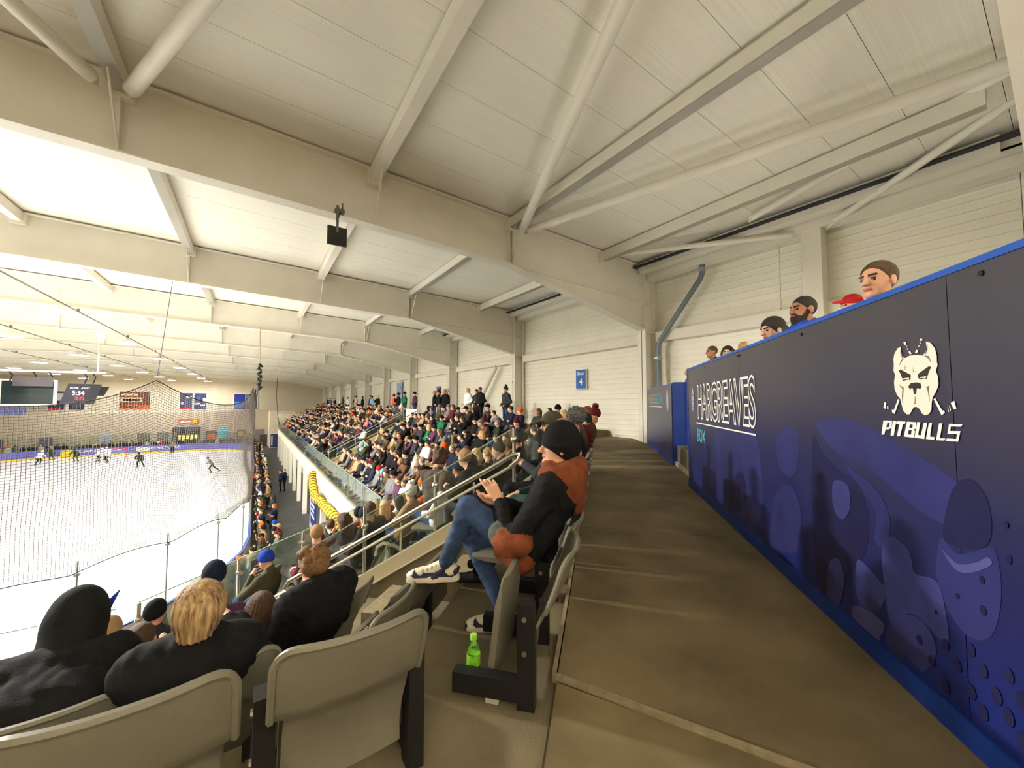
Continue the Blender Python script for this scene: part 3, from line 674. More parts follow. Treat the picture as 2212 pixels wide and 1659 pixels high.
# draped sheet in the stairwell
dr = MB()
for k in range(9):
    a = k / 8; x = 2.58 + .35 * (a - .5)
    dr.v.append(fr(2.62 + .02 * math.sin(k * 2), -1.75, .45 + .02 * k)); dr.v.append(fr(2.35 + .75 * a, -2.45, .35 + .06 * math.sin(k * 2.4)))
dr.f = [(2 * k, 2 * k + 1, 2 * k + 3, 2 * k + 2) for k in range(8)]; dr.m = [0] * 8
o = tag(dr.build('draped_sheet', mat('cream_sheet', (206, 206, 184), .7), smooth=True), 'pale cream sheet draped in the stairwell behind the stair glass', 'sheet')
sm_ = o.modifiers.new('thick', 'SOLIDIFY'); sm_.thickness = .008
# rails of the far aisles
for j, (a0, a1) in enumerate(AISLES):
    r = empty('stair_balustrade', (5, a0, -3.4), 0, ['twin rail and low glass wall down the first aisle of the side stand', 'twin rail and low glass wall down the second aisle of the side stand'][j], 'balustrade')
    for y in (a0, a1):
        z = lambda x: -2.42 + (x - 3.3) * .51
        mb = MB(); mb.tube([(3.3, y, z(3.3)), (7.2, y, z(7.2))], .026, 8); mb.build('handrail', chrome, r)
        mb = MB(); mb.tube([(3.3, y, z(3.3) - .15), (7.2, y, z(7.2) - .15)], .018, 6); mb.build('lower_rail', alum, r)
        mb = MB(); mb.prism([(3.3, z(3.3) - .2), (7.2, z(7.2) - .2), (7.2, z(7.2) - .6), (3.3, z(3.3) - .6)], lambda u, v, d: (u, y + d, v), 0, .012); mb.build('glass_panel', balg, r)
        mb = MB(); mb.prism([(3.2, z(3.2) - .60), (7.4, z(7.4) - .60), (7.4, z(7.4) - 1.25), (3.2, z(3.2) - 1.25)], lambda u, v, d: (u, y + d, v), -.05, .06); mb.build('stringer', stringm, r)
        for x in (3.3, 4.6, 5.9, 7.2): mb = MB(); mb.tube([(x, y, z(x) - .8), (x, y, z(x))], .016, 6); mb.build('post', chrome, r)
    mb = MB(); mb.box(7.25, 7.29, a0 + .2, a1 - .2, -1.3, -.35); mb.build('gate_panel', mat('white_panel', (222, 220, 206), .5), r)
# ================================================================== BOX HOARDING
hb = empty('box_hoarding', Q(4.0, MW, WALK), 0, 'long navy printed hoarding wall with dog emblem beside the concrete walkway', 'hoarding')
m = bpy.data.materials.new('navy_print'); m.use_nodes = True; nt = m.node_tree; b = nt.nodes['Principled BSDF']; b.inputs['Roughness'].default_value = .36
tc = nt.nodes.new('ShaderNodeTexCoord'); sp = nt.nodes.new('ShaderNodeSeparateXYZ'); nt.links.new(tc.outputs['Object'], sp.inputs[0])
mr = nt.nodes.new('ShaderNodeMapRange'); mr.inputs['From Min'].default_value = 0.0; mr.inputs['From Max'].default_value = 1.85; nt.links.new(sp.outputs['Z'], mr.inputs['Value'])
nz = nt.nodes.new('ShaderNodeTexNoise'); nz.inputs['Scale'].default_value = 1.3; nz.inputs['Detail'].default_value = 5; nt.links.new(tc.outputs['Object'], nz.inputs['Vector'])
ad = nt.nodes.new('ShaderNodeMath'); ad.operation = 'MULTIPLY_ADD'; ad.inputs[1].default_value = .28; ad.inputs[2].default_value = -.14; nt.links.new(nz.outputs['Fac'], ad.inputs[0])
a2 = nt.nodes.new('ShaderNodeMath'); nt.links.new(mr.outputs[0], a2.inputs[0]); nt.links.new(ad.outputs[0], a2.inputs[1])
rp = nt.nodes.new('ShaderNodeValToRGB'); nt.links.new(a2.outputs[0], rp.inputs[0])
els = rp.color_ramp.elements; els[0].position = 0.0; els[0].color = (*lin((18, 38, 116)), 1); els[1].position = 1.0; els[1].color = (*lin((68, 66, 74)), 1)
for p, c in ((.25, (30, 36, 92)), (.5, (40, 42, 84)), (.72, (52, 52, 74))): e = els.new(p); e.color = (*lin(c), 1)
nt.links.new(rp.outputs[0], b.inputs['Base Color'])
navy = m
hf = lambda u, v, d: Q(u, MW + d)[:2] + (v,)            # d > 0 = towards the walkway
TOPZ = .523
for s0, s1 in ((1.1, 1.9), (1.9, 4.30), (4.30, 6.66)):
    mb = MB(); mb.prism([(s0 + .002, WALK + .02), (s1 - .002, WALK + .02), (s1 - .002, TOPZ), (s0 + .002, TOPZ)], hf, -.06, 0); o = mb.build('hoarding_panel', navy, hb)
mb = MB(); mb.prism([(.9, WALK), (6.70, WALK), (6.70, WALK + .10), (.9, WALK + .10)], hf, -.08, .012); mb.build('kick_strip', blue, hb)
mb = MB(); mb.prism([(.9, TOPZ - .005), (6.68, TOPZ - .005), (6.68, TOPZ + .022), (.9, TOPZ + .022)], hf, -.09, .006); mb.build('top_edging', bluetrim, hb)
mb = MB(); mb.prism([(6.64, WALK), (6.70, WALK), (6.70, TOPZ), (6.64, TOPZ)], hf, -.5, .004); mb.build('end_post', blue, hb)
for s_ in (1.75, 3.05, 4.27, 4.33, 5.6): mb = MB(); mb.tube([hf(s_, TOPZ - .045, 0), hf(s_, TOPZ - .045, .006)], .011, 8); mb.build('screw', black, hb)
pmats = {'lt': mat('print_mid_blue', (64, 66, 130), .4, .45, 3), 'lt2': mat('print_pale_blue', (84, 86, 146), .4, .4, 5), 'dk': mat('print_dark_navy', (33, 33, 76), .4, .2, 5), 'md': mat('print_blue', (46, 49, 106), .4, .22, 3)}
for i, (k, mm) in enumerate([('bandD', 'md'), ('playerA', 'md'), ('faceB', 'md'), ('bodyB', 'md'), ('darkC', 'dk'), ('shoulE', 'md'), ('lightE2', 'md'), ('helmE', 'dk'), ('jersE', 'lt'), ('armG', 'lt'), ('legH', 'lt'), ('lowG', 'lt2'), ('stripeE', 'lt2'), ('darkA', 'dk'), ('faceC', 'lt'), ('gloveC', 'lt')]):
    mb = MB(); d = .0004 + .0002 * i; pts = COLL[k]
    sp_ = []
    n = len(pts)
    for j in range(n):                  # soften the outline with a Catmull-Rom curve
        p0, p1, p2, p3 = pts[j - 1], pts[j], pts[(j + 1) % n], pts[(j + 2) % n]
        for t in (0, .25, .5, .75):
            sp_.append(tuple(.5 * (2 * p1[c] + (p2[c] - p0[c]) * t + (2 * p0[c] - 5 * p1[c] + 4 * p2[c] - p3[c]) * t * t + (3 * p1[c] - p0[c] - 3 * p2[c] + p3[c]) * t ** 3) for c in (0, 1)))
    sp_ = [(u, max(v, WALK + .11)) for u, v in sp_]
    mb.add([hf(u, v, d) for u, v in sp_], [tuple(range(len(sp_)))]); mb.build('photo_print', pmats[mm], hb, clean=False)
for u, v, ru, rv in DOTS:
    if v - rv < WALK + .11: continue
    mb = MB(); mb.add([hf(u + ru * math.cos(2 * PI * k / 14), v + rv * math.sin(2 * PI * k / 14), .0038) for k in range(14)], [tuple(range(14))]); mb.build('halftone_dot', pmats['dk'], hb, clean=False)
em = mat('emblem_off_white', (240, 228, 214), .5); emd = mat('emblem_charcoal', (44, 42, 38), .5); emn = mat('emblem_navy', (34, 32, 70), .45); eml = mat('emblem_brown_line', (120, 106, 92), .5)
def flatpoly(pts, name, mm, d, par):
    mb = MB(); mb.add([hf(u, v, d) for u, v in pts], [tuple(range(len(pts)))]); return mb.build(name, mm, par, clean=False)
eroot = flatpoly(LOGO['head'], 'emblem', em, .0046, hb)
for k in ('eyeL', 'eyeR', 'nose'): flatpoly(LOGO[k], 'emblem_mark', emd, .0052, eroot)
for k in ('earL', 'earR', 'cheekL', 'cheekR', 'chin', 'brow1', 'brow2'): flatpoly(LOGO[k], 'emblem_line', eml, .0050, eroot)
for k in ('glintL', 'glintR'): flatpoly(LOGO[k], 'emblem_glint', em, .0058, eroot)
for k in ['st%d' % i for i in range(1, 9)] + list('tA tB tC tD tE tF tG tH'.split()): flatpoly(LOGO[k], 'emblem_stick', white, .0048, eroot)
for k in ('P', 'I', 'T', 'B', 'U', 'L1', 'L2', 'S'): flatpoly(LOGO[k], 'emblem_letter', white, .0048, eroot)
for k in ('Pc', 'Bc1', 'Bc2'): flatpoly(LOGO[k], 'emblem_letter_hole', emn, .0054, eroot)
# lettering: reads from the far end (large s) towards the camera
tf = lambda u, v, d: hf(-u, v, d)
lw, ref = lettering('HARGREAVES', 'lettering', white, hb, tf, -6.03, -.238, 2.13, .50, .0042, offset=.034, space=.93)
lettering('HARGREAVES', 'lettering_fill', mat('lettering_navy', (50, 48, 78), .4), hb, tf, -6.03, -.238, 2.13, .50, .0050, offset=-.004, ref=ref, space=.93)
lettering('BOX', 'lettering', mat('teal_print', (92, 182, 196), .5), hb, tf, -6.08, -.56, .43, .19, .0042, offset=.012)
mb = MB(); mb.add([hf(u, v, .0042) for u, v in ((6.12, -.285), (3.92, -.285), (3.92, -.300), (6.12, -.300))], [(0, 1, 2, 3)]); mb.build('underline', white, hb, clean=False)
cr = [(6.325 + .085 * math.cos(a) * (.6 + .4 * abs(math.cos(a))), .05 + .18 * math.sin(a)) for a in [2 * PI * k / 20 for k in range(20)]]
c_ = flatpoly(cr, 'crest', mat('crest_lilac', (170, 160, 190), .5), .0042, hb)
for k in range(5): flatpoly([(6.39 - .01 * k, .12 - k * .045), (6.26 + .01 * k, .12 - k * .045), (6.26 + .01 * k, .11 - k * .045), (6.39 - .01 * k, .11 - k * .045)], 'crest_line', emn, .0048, c_)
# second hoarding beyond the box doorway
h2 = empty('box_hoarding', Q(10.9, -1.5, WALK), 0, 'shorter grey printed hoarding beyond the blue box doorway', 'hoarding')
hf2 = lambda u, v, d: Q(u, -1.5 + d)[:2] + (v,)
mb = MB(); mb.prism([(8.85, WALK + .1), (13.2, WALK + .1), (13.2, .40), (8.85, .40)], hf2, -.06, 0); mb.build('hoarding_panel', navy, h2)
mb = MB(); mb.prism([(8.8, WALK), (13.2, WALK), (13.2, WALK + .1), (8.8, WALK + .1)], hf2, -.08, .012); mb.build('kick_strip', blue, h2)
mb = MB(); mb.prism([(8.8, .395), (13.2, .395), (13.2, .42), (8.8, .42)], hf2, -.08, .004); mb.build('top_edging', bluetrim, h2)
t2 = lambda u, v, d: hf2(-u, v, d)
lettering('HARGREAVES', 'lettering', mat('lettering_silver', (176, 172, 176), .5), h2, t2, -12.75, -.03, 1.5, .28, .003, offset=.01)
lettering('BOX', 'lettering', mat('teal_print', (92, 182, 196), .5), h2, t2, -11.1, -.03, .9, .28, .003)
mb = MB(); mb.add([hf2(u, v, .003) for u, v in ((12.75, -.10), (10.2, -.10), (10.2, -.115), (12.75, -.115))], [(0, 1, 2, 3)]); mb.build('underline', white, h2, clean=False)
mb = MB(); mb.add([hf2(9.35 + .16 * math.cos(2 * PI * k / 16), .06 + .25 * math.sin(2 * PI * k / 16), .003) for k in range(16)], [tuple(range(16))]); mb.build('crest', mat('crest_lilac', (170, 160, 190), .5), h2, clean=False)
# blue doorway return and threshold
dj = empty('box_doorway', Q(8.8, -2.2, WALK), 0, 'royal blue boarded doorway return between the two hoardings', 'doorway')
for k in range(4): mb = MB(); mb.prism([(8.78, WALK), (8.84, WALK), (8.84, .44), (8.78, .44)], hf2, -.02 - .24 * (k + 1) + .006, -.02 - .24 * k); mb.build('board', blue, dj)
mb = MB(); mb.prism([(6.7, WALK + .0), (8.78, WALK + .0), (8.78, WALK + .09), (6.7, WALK + .09)], hf2, -.10, -.04); mb.build('threshold', alum, dj)
mb = MB(); mb.prism([(6.7, WALK), (8.78, WALK), (8.78, WALK + .43), (6.7, WALK + .43)], hf2, -.6, -.5); mb.build('riser_board', blue, dj)
RZC_ = math.atan2(SA, -CA) - PI / 2
# ================================================================== ROOF FITTINGS
def conduit(x, z, label):
    mb = MB(); mb.tube([(x, YN, z), (x, 88, z)], .03, 6)
    for k in range(11): mb.box(x - .04, x + .04, .5 + 8 * k - .06, .5 + 8 * k + .06, z - .02, z + .12)
    tag(mb.build('cable_conduit', mat('grey_conduit', (120, 116, 108), .5)), label, 'conduit')
conduit(-6.5, 4.0, 'thin grey conduit carrying the lamps nearest the stand')
conduit(-11.1, 4.1, 'thin grey conduit under the roof ridge above the ice')
conduit(-16.2, 4.1, 'thin grey conduit under the roof beyond the scoreboard')
lens = emit('lamp_glow', (255, 250, 240), 14.0)
hs = MB(); hs.lathe([(.52, 0), (.54, .03), (.42, .10), (.16, .20), (.10, .32)], 20); hsm = hs.mesh('lamp_housing', mat('white_lamp_housing', (230, 228, 220), .4), smooth=True)
ln = MB(); ln.lathe([(.0, -.012), (.50, -.012), (.50, .0), (.0, .0)], 20); lnm = ln.mesh('lamp_lens', lens)
rdm = MB(); rdm.tube([(0, 0, .3), (0, 0, .9)], .015, 5); rdm = rdm.mesh('drop_rod', steel)
ordw = ['first', 'second', 'third', 'fourth', 'fifth', 'sixth', 'seventh', 'eighth', 'ninth', 'tenth']
for j, x in enumerate((-6.5, -11.1, -16.2, -21.0)):
    for k in range(8):
        y = 12.5 + k * 10.0
        o = empty('rink_lamp', (x, y, 3.62), 0, 'round lamp over the ice, %s along the %s lamp line from the stand' % (ordw[k], ordw[j]), 'lamp', 'round lamps over the ice')
        link_copy(hsm, 'lamp_housing', o); link_copy(lnm, 'lamp_lens', o); link_copy(rdm, 'drop_rod', o)
        ld = bpy.data.lights.new('lamp_light', 'AREA'); ld.shape = 'DISK'; ld.size = .95; ld.energy = LAMP_W[k] * (1.9 if j == 0 else .7); ld.color = LAMP_COL
        lo = bpy.data.objects.new('lamp_light', ld); C.objects.link(lo); lo.parent = o; lo.location = (0, 0, -.03)
# added unseen fill lights on the end wall, tilted up to brighten the near ceiling
fh = MB(); fh.box(-.35, .35, -.05, .12, -.16, .16); fh.box(-.05, .05, -.22, -.05, -.05, .05); fhm = fh.mesh('housing', black)
fl_ = MB(); fl_.box(-.32, .32, .12, .125, -.13, .13); flm = fl_.mesh('fill_lens', lens)
for j, x in enumerate((-9.0, -4.0, 1.0, 6.0, 10.0)):
    o = empty('wall_fill_light', (x, YN + .25, 3.2), 0, 'added fill light unseen on the end wall, %s from the left' % ordw[j], 'fill light', 'added fill lights on the end wall'); o.rotation_euler = (math.radians(88), 0, 0)
    link_copy(fhm, 'housing', o); link_copy(flm, 'fill_lens', o)
    ld = bpy.data.lights.new('fill_light', 'AREA'); ld.shape = 'RECTANGLE'; ld.size = .64; ld.size_y = .26; ld.energy = FILL_WALL_W; ld.color = LAMP_COL
    lo = bpy.data.objects.new('fill_light', ld); C.objects.link(lo); lo.parent = o; lo.location = (0, .14, 0); lo.rotation_euler = (PI / 2, 0, 0)
# added fill strips hidden on the box floor, brightening the ceiling and wall
for j, s_ in enumerate((2.9, 5.2, 9.8)):
    p = Q(s_, -2.75 if s_ < 9 else -2.9, WALK + .44)
    o = empty('box_fill_strip', p, RZC_ , 'added fill strip on the box floor behind the hoarding, %s from the camera' % ordw[j], 'light', 'added fill strips inside the box')
    mb = MB(); mb.box(-.75, .75, -.06, .06, 0, .05); link_copy(mb.mesh('housing', black), 'housing', o); mb = MB(); mb.box(-.72, .72, -.04, .04, .05, .053); link_copy(mb.mesh('strip_fill_lens', lens), 'strip_fill_lens', o)
    ld = bpy.data.lights.new('strip_fill_light', 'AREA'); ld.shape = 'RECTANGLE'; ld.size = 1.4; ld.size_y = .08; ld.energy = FILL_STRIP_W; ld.color = LAMP_COL
    lo = bpy.data.objects.new('strip_fill_light', ld); C.objects.link(lo); lo.parent = o; lo.location = (0, 0, .06); lo.rotation_euler = (PI, 0, 0)
# flood / camera fixture under a beam
o = empty('spot_fixture', (-6.1, 26, 3.2), 0, 'small white spot fixture beside the nearest lamp', 'spotlight')
mb = MB(); mb.lathe([(.10, -.2), (.16, .05), (.12, .18)], 12, (-6.1, 26, 3.1)); mb.build('housing', mat('white_lamp_housing', (230, 228, 220), .4), o); mb = MB(); mb.beam((-6.4, 26, 3.4), (-5.7, 26, 3.4), .05, .05); mb.build('bracket', steel, o)
# loudspeaker bracket plate on the near beam
o = empty('hanging_plate', (1.3, 8.35, 3.2), 0, 'black square plate hung by a bracket from the nearest roof beam', 'plate')
mb = MB(); mb.box(1.13, 1.49, 8.27, 8.33, 3.18, 3.55); mb.build('plate', black, o)
mb = MB(); mb.box(1.28, 1.33, 8.24, 8.27, 3.42, 3.98); mb.beam((1.30, 8.25, 3.70), (1.42, 8.38, 4.02), .04, .02); mb.build('slotted_bracket', mat('galvanised', (110, 108, 102), .4, metal=.6), o)
mb = MB(); mb.box(1.26, 1.44, 8.26, 8.44, 3.86, 3.93); mb.tube([(1.40, 8.27, 3.8), (1.40, 8.27, 4.06)], .012, 5); mb.build('beam_clamp', mat('galvanised', (110, 108, 102), .4, metal=.6), o)
# drain pipe beside the first column
o = empty('drain_pipe', (11.4, 7.6, -1.3), 0, 'bent grey plastic drain pipe beside the nearest wall column', 'pipe')
mb = MB(); mb.tube([(11.45, 6.45, 4.75), (11.45, 6.45, 4.05), (11.45, 6.52, 3.86), (11.45, 7.95, 2.16), (11.45, 8.06, 1.95), (11.45, 8.06, -1.3)], .082, 14); mb.build('pipe_run', pvc, o, smooth=2)
mb = MB()
for z in (4.12, 1.52): mb.lathe([(.095, -.06), (.095, .06)], 14, (11.45, 6.45 if z > 3 else 8.06, z))
mb.build('collar', mat('pale_pvc', (150, 158, 162), .4), o)
mb = MB(); mb.box(11.3, 11.6, 8.0, 8.12, 1.50, 1.54); mb.build('pipe_clip', alum, o)
# ================================================================== SIGNS
wfm = lambda u, v, d: (XR - d, -u, v)       # u grows towards the camera along the side wall
sg = empty('block_sign', (XR - .02, 12.1, .55), 0, 'blue rectangular sign with white border on the cream wall', 'sign')
mb = MB(); mb.prism([(-12.43, .58), (-11.77, .58), (-11.77, 1.46), (-12.43, 1.46)], wfm, .0, .03); mb.build('sign_plate', white, sg)
mb = MB(); mb.prism([(-12.40, .61), (-11.80, .61), (-11.80, 1.43), (-12.40, 1.43)], wfm, .03, .036); mb.build('blue_face', mat('sign_blue', (22, 92, 180), .4), sg)
lettering('Block', 'lettering', white, sg, wfm, -12.30, 1.20, .40, .13, .038, offset=.012)
lettering('4', 'lettering', white, sg, wfm, -12.20, .76, .19, .29, .038, offset=.02)
cs = empty('column_number', (XR - .63, 16.3, .9), 0, 'small painted number on the second wall column', 'sign')
cfm = lambda u, v, d: (XR - .62 - d, -u, v)
lettering('4', 'lettering', black, cs, cfm, -16.56, .98, .10, .16, .004)
sg2 = empty('block_sign', (XR - .02, 27.4, .3), 0, 'small blue wall sign far along the stand wall beyond the third column', 'sign')
mb = MB(); mb.prism([(-27.9, .5), (-27.3, .5), (-27.3, 1.25), (-27.9, 1.25)], wfm, 0, .03); mb.build('sign_plate', mat('sign_blue', (22, 92, 180), .4), sg2)
bn = empty('team_banner', (XR - .1, 37, -.2), 0, 'tall blue and white banner hanging on the far side wall', 'banner')
mb = MB(); mb.prism([(-37.9, -.6), (-36.2, -.6), (-36.2, 2.0), (-37.9, 2.0)], wfm, .0, .02); mb.build('banner_cloth', mat('banner_blue', (30, 96, 160), .5, .4, 3, rgb2=(200, 214, 226)), bn)
# banners on the far wall
ff = lambda u, v, d: (u, YF - .02 - d, v)
def banner(x0, x1, z0, z1, mm, label, prints, frame=True):
    o = empty('wall_banner', ((x0 + x1) / 2, YF, z0), 0, label, 'banner')
    if frame: mb = MB(); mb.prism([(x0 - .15, z0 - .15), (x1 + .15, z0 - .15), (x1 + .15, z1 + .15), (x0 - .15, z1 + .15)], ff, -.03, .05); mb.build('frame', white, o)
    mb = MB(); mb.prism([(x0, z0), (x1, z0), (x1, z1), (x0, z1)], ff, .05, .07); mb.build('print_face', mm, o)
    for a, b, c, d, pm in prints:
        w_, h_ = x1 - x0, z1 - z0
        mb = MB(); mb.prism([(x0 + a * w_, z0 + b * h_), (x0 + c * w_, z0 + b * h_), (x0 + c * w_, z0 + d * h_), (x0 + a * w_, z0 + d * h_)], ff, .07, .075); mb.build('print_patch', pm, o)
brown = mat('banner_brown', (112, 56, 36), .5, .3, .8); orange = mat('banner_orange', (222, 92, 40), .5); peach = mat('banner_peach', (236, 190, 160), .5)
navyb = mat('banner_navy', (52, 58, 104), .5, .3, .8); pale = mat('banner_pale', (206, 212, 224), .5)
banner(-18.3, -14.55, -1.17, 1.85, brown, 'brown and orange advert banner high on the far end wall', [(0, 0, 1, .12, orange), (.04, .42, .72, .68, peach), (.06, .78, .6, .90, peach), (.2, .22, .7, .28, orange), (.62, .12, 1, .26, orange), (.12, .48, .66, .60, orange)])
banner(-10.7, -9.0, -1.17, 1.7, navyb, 'navy picture panel, left of the pair right of the brown banner', [(0, 0, .9, .12, red), (.5, .7, .95, .82, pale), (.1, .3, .3, .45, pale)])
banner(-8.75, -7.05, -1.17, 1.7, navyb, 'navy picture panel, right of the pair right of the brown banner', [(.0, .3, .5, .4, pale), (.5, .2, .9, .3, pale), (.2, .6, .5, .8, mat('print_blue_far', (60, 80, 170), .5)), (.7, .5, 1, .7, pale)])
banner(-3.0, -1.35, -1.2, 1.65, mat('banner_blue2', (36, 46, 160), .5, .2, 1), 'bright blue picture panel near the right end of the far wall', [(0, .1, .95, .5, mat('print_cyan', (50, 130, 190), .5))])
banner(-1.15, .55, -1.2, 1.6, mat('banner_grey', (92, 104, 120), .5, .5, 1.2), 'grey picture panel at the right end of the far wall', [(.1, .5, .6, .9, pale)])
banner(-26.0, -24.2, -1.1, 1.75, navyb, 'navy picture panel behind the scoreboard, left of its pair', [(0, 0, .7, .12, red), (.4, .5, .9, .9, pale)])
banner(-23.9, -22.2, -1.1, 1.75, navyb, 'navy picture panel behind the scoreboard, right of its pair', [(.1, .5, .5, .9, pale), (.2, .15, .8, .35, mat('banner_grey', (92, 104, 120), .5))])
# lower block: kiosk, posters, doors
KB = 1.057
bf = lambda u, v, d: (u * KB, 74.0 - d, v * KB)
def poster(x0, x1, z0, z1, mm, label, prints=(), name='poster', cat='poster'):
    o = empty(name, ((x0 + x1) / 2 * KB, 74.0, z0 * KB), 0, label, cat)
    mb = MB(); mb.prism([(x0, z0), (x1, z0), (x1, z1), (x0, z1)], bf, .0, .05); mb.build('print_face', mm, o)
    for a, b, c, d, pm in prints: mb = MB(); mb.prism([(a, b), (c, b), (c, d), (a, d)], bf, .05, .056); mb.build('print_patch', pm, o)
    return o
poster(-8.5, -6.3, -2.9, -2.25, orange, 'orange strip sign above the dark kiosk opening', [(-8.3, -2.75, -7.2, -2.55, white), (-7.0, -2.8, -6.5, -2.4, by)], 'sign_board', 'sign')
kk = empty('kiosk', (-8, 73.3, -6.9), 0, 'dark framed kiosk with lit counter in the far block wall', 'kiosk')
mb = MB(); mb.box(-9.5, -6.45, 72.6, 74.0, -4.1, -3.55); mb.build('canopy', mat('kiosk_slate', (54, 52, 66), .5), kk)
for x in (-9.4, -6.55): mb = MB(); mb.box(x - .07, x + .07, 72.7, 72.84, -6.93, -4.1); mb.build('canopy_post', mat('kiosk_slate', (54, 52, 66), .5), kk)
mb = MB(); mb.box(-9.3, -6.6, 73.94, 74.0, -6.6, -4.15); mb.build('back_panel', mat('kiosk_back', (96, 84, 66), .5, .5, 2), kk)
for i in range(5): mb = MB(); mb.box(-9.0 + i * .47, -8.68 + i * .47, 73.9, 73.95, -5.3 - .3 * (i % 2), -4.75); mb.build('menu_panel', emit('menu_lit', (240, 214, 120), .6), kk)
for a in [(-5.5, -4.3, -5.9, -4.0, mat('poster_dark', (70, 62, 60), .5, .5, 2), 'dark poster with round orange disc right of the kiosk', [(-5.35, -5.4, -4.5, -4.5, orange)]),
          (-4.1, -3.1, -5.6, -3.75, mat('poster_cyan', (80, 200, 220), .5), 'bright cyan poster right of the kiosk', []),
          (-1.9, -.9, -5.4, -4.0, mat('poster_dark', (70, 62, 60), .5, .5, 2), 'dark poster with yellow disc on the far block wall', [(-1.8, -4.9, -1.0, -4.25, by)]),
          (.3, 1.5, -6.0, -4.0, mat('poster_grey', (120, 114, 112), .5, .3, 2), 'grey poster at the right end of the far block wall', []),
          (-12.6, -11.4, -5.4, -4.0, mat('poster_olive', (110, 104, 90), .5, .4, 2), 'olive framed poster left of the kiosk', []),
          (-10.6, -9.5, -5.6, -4.0, mat('poster_grey', (120, 114, 112), .5, .3, 2), 'faded grey poster just left of the kiosk', []),
          (-16.2, -15.0, -5.8, -4.0, mat('poster_pale', (170, 174, 196), .5, .2, 2), 'pale lilac poster on the middle of the far block wall', []),
          (-21.2, -20.0, -5.8, -4.2, mat('poster_slate', (86, 88, 110), .5, .2, 2), 'slate blue poster left along the far block wall', []),
          (-25.2, -23.9, -6.0, -4.3, mat('poster_ink', (58, 64, 84), .5, .2, 2), 'ink blue poster near the left of the far block wall', [])]:
    poster(*a)
d1 = struct(empty('door_1', (1.45, 70, -6.9)))
mb = MB(); mb.box(1.0, 1.95, 73.9, 74.0, -6.93, -5.1); mb.build('door_leaf', mat('dark_door', (62, 50, 42), .5), d1)
d2 = empty('display_board', (2.75, 70, -6.9), 0, 'navy upright display board with white lettering panel by far doorway', 'sign')
b2 = lambda u, v, d: (u, 70.2 - d, v)
mb = MB(); mb.prism([(2.25, -6.9), (3.4, -6.9), (3.4, -4.75), (2.25, -4.75)], b2, .0, .06); mb.build('frame', white, d2)
mb = MB(); mb.prism([(2.32, -6.85), (3.33, -6.85), (3.33, -4.82), (2.32, -4.82)], b2, .06, .07); mb.build('print_face', navyb, d2)
mb = MB(); mb.prism([(2.42, -6.6), (2.6, -6.6), (2.6, -5.1), (2.42, -5.1)], b2, .07, .075); mb.build('print_patch', pale, d2)
# navy banner on a stand post near the duct
pb_ = empty('post_banner', (2.7, 22.4, -6.4), 0, 'tall navy banner with white marks behind the yellow duct', 'banner')
b3 = lambda u, v, d: (XFR - .04 - d, -u, v)
mb = MB(); mb.prism([(-23.2, -6.3), (-21.3, -6.3), (-21.3, -4.45), (-23.2, -4.45)], b3, .0, .04); mb.build('print_face', mat('banner_royal', (30, 52, 130), .5), pb_)
for i in range(5): mb = MB(); mb.prism([(-22.9, -4.8 - i * .27), (-21.7 - .2 * (i % 2), -4.8 - i * .27), (-21.7 - .2 * (i % 2), -4.66 - i * .27), (-22.9, -4.66 - i * .27)], b3, .04, .045); mb.build('print_patch', white, pb_)
# ================================================================== SCOREBOARD
sbd = empty('hanging_scoreboard', (-13.6, 39, 0), 0, 'black four sided video scoreboard hung on straps over the ice', 'scoreboard')
scrm = mat('screen_black', (34, 44, 44), .25, .1, 1.2); frm = mat('screen_frame_white', (214, 210, 200), .4); dkp = mat('scorer_panel', (42, 42, 52), .4)
led = emit('red_digits', (235, 36, 46), 1.6); ledw = emit('white_digits', (210, 240, 255), 1.6)
sf = lambda u, v, d: (u, 38 - d, v)
def panel(f, x0, x1, z0, z1, mm, name='screen', sk=0.0, fr=True):
    o = None
    if fr: mb = MB(); mb.prism([(x0 - .10, z0 - .10), (x1 + .10, z0 - .10), (x1 + .10 + sk, z1 + .10), (x0 - .10 + sk, z1 + .10)], f, -.25, .0); o = mb.build('panel_frame', frm, sbd)
    mb = MB(); mb.prism([(x0, z0), (x1, z0), (x1 + sk, z1), (x0 + sk, z1)], f, .0, .03); return mb.build(name, mm, sbd)
panel(sf, -13.2, -11.0, -.08, 1.40, scrm)
panel(lambda u, v, d: (-13.5 + u * .35, 37.6 - u - d * .6, v), 0.0, 1.9, -.06, 1.75, dkp, 'score_panel', fr=False)
panel(lambda u, v, d: (-10.75 + u * .92, 38.1 + u * .5 - d, v), 0.0, 1.55, -.12, 1.30, dkp, 'score_panel', .35, fr=False)
panel(lambda u, v, d: (-9.9 + u * .9, 38.9 + u * .5 - d, v), -.1, 1.05, .50, 1.15, mat('screen_black2', (30, 30, 36), .4), 'tilted_panel', .25, fr=False)
panel(lambda u, v, d: (u, 37.2 - d, v), -12.5, -10.8, 1.05, 1.65, mat('upper_panel_grey', (66, 60, 64), .4), 'upper_panel', 0, False)  # upper panel in one plain dark grey
f2 = lambda u, v, d: (-10.75 + u * .92 , 38.1 + u * .5 - .05 - d, v)
lettering('5:34', 'clock_digits', ledw, sbd, f2, .55, .52, .55, .30, .0); lettering('20', 'score_digits', led, sbd, f2, .65, .18, .45, .22, .0)
lettering('HOME   AWAY', 'lettering', white, sbd, f2, .45, .95, .9, .12, .0)
f3 = lambda u, v, d: (-13.5 + u * .35, 37.6 - u - .04 - d, v)
lettering('4', 'score_digits', led, sbd, f3, .55, 1.05, .5, .42, .0); lettering('17', 'score_digits', led, sbd, f3, .5, .1, .8, .34, .0); lettering('SHOTS', 'lettering', white, sbd, f3, .3, .78, 1.0, .16, .0)
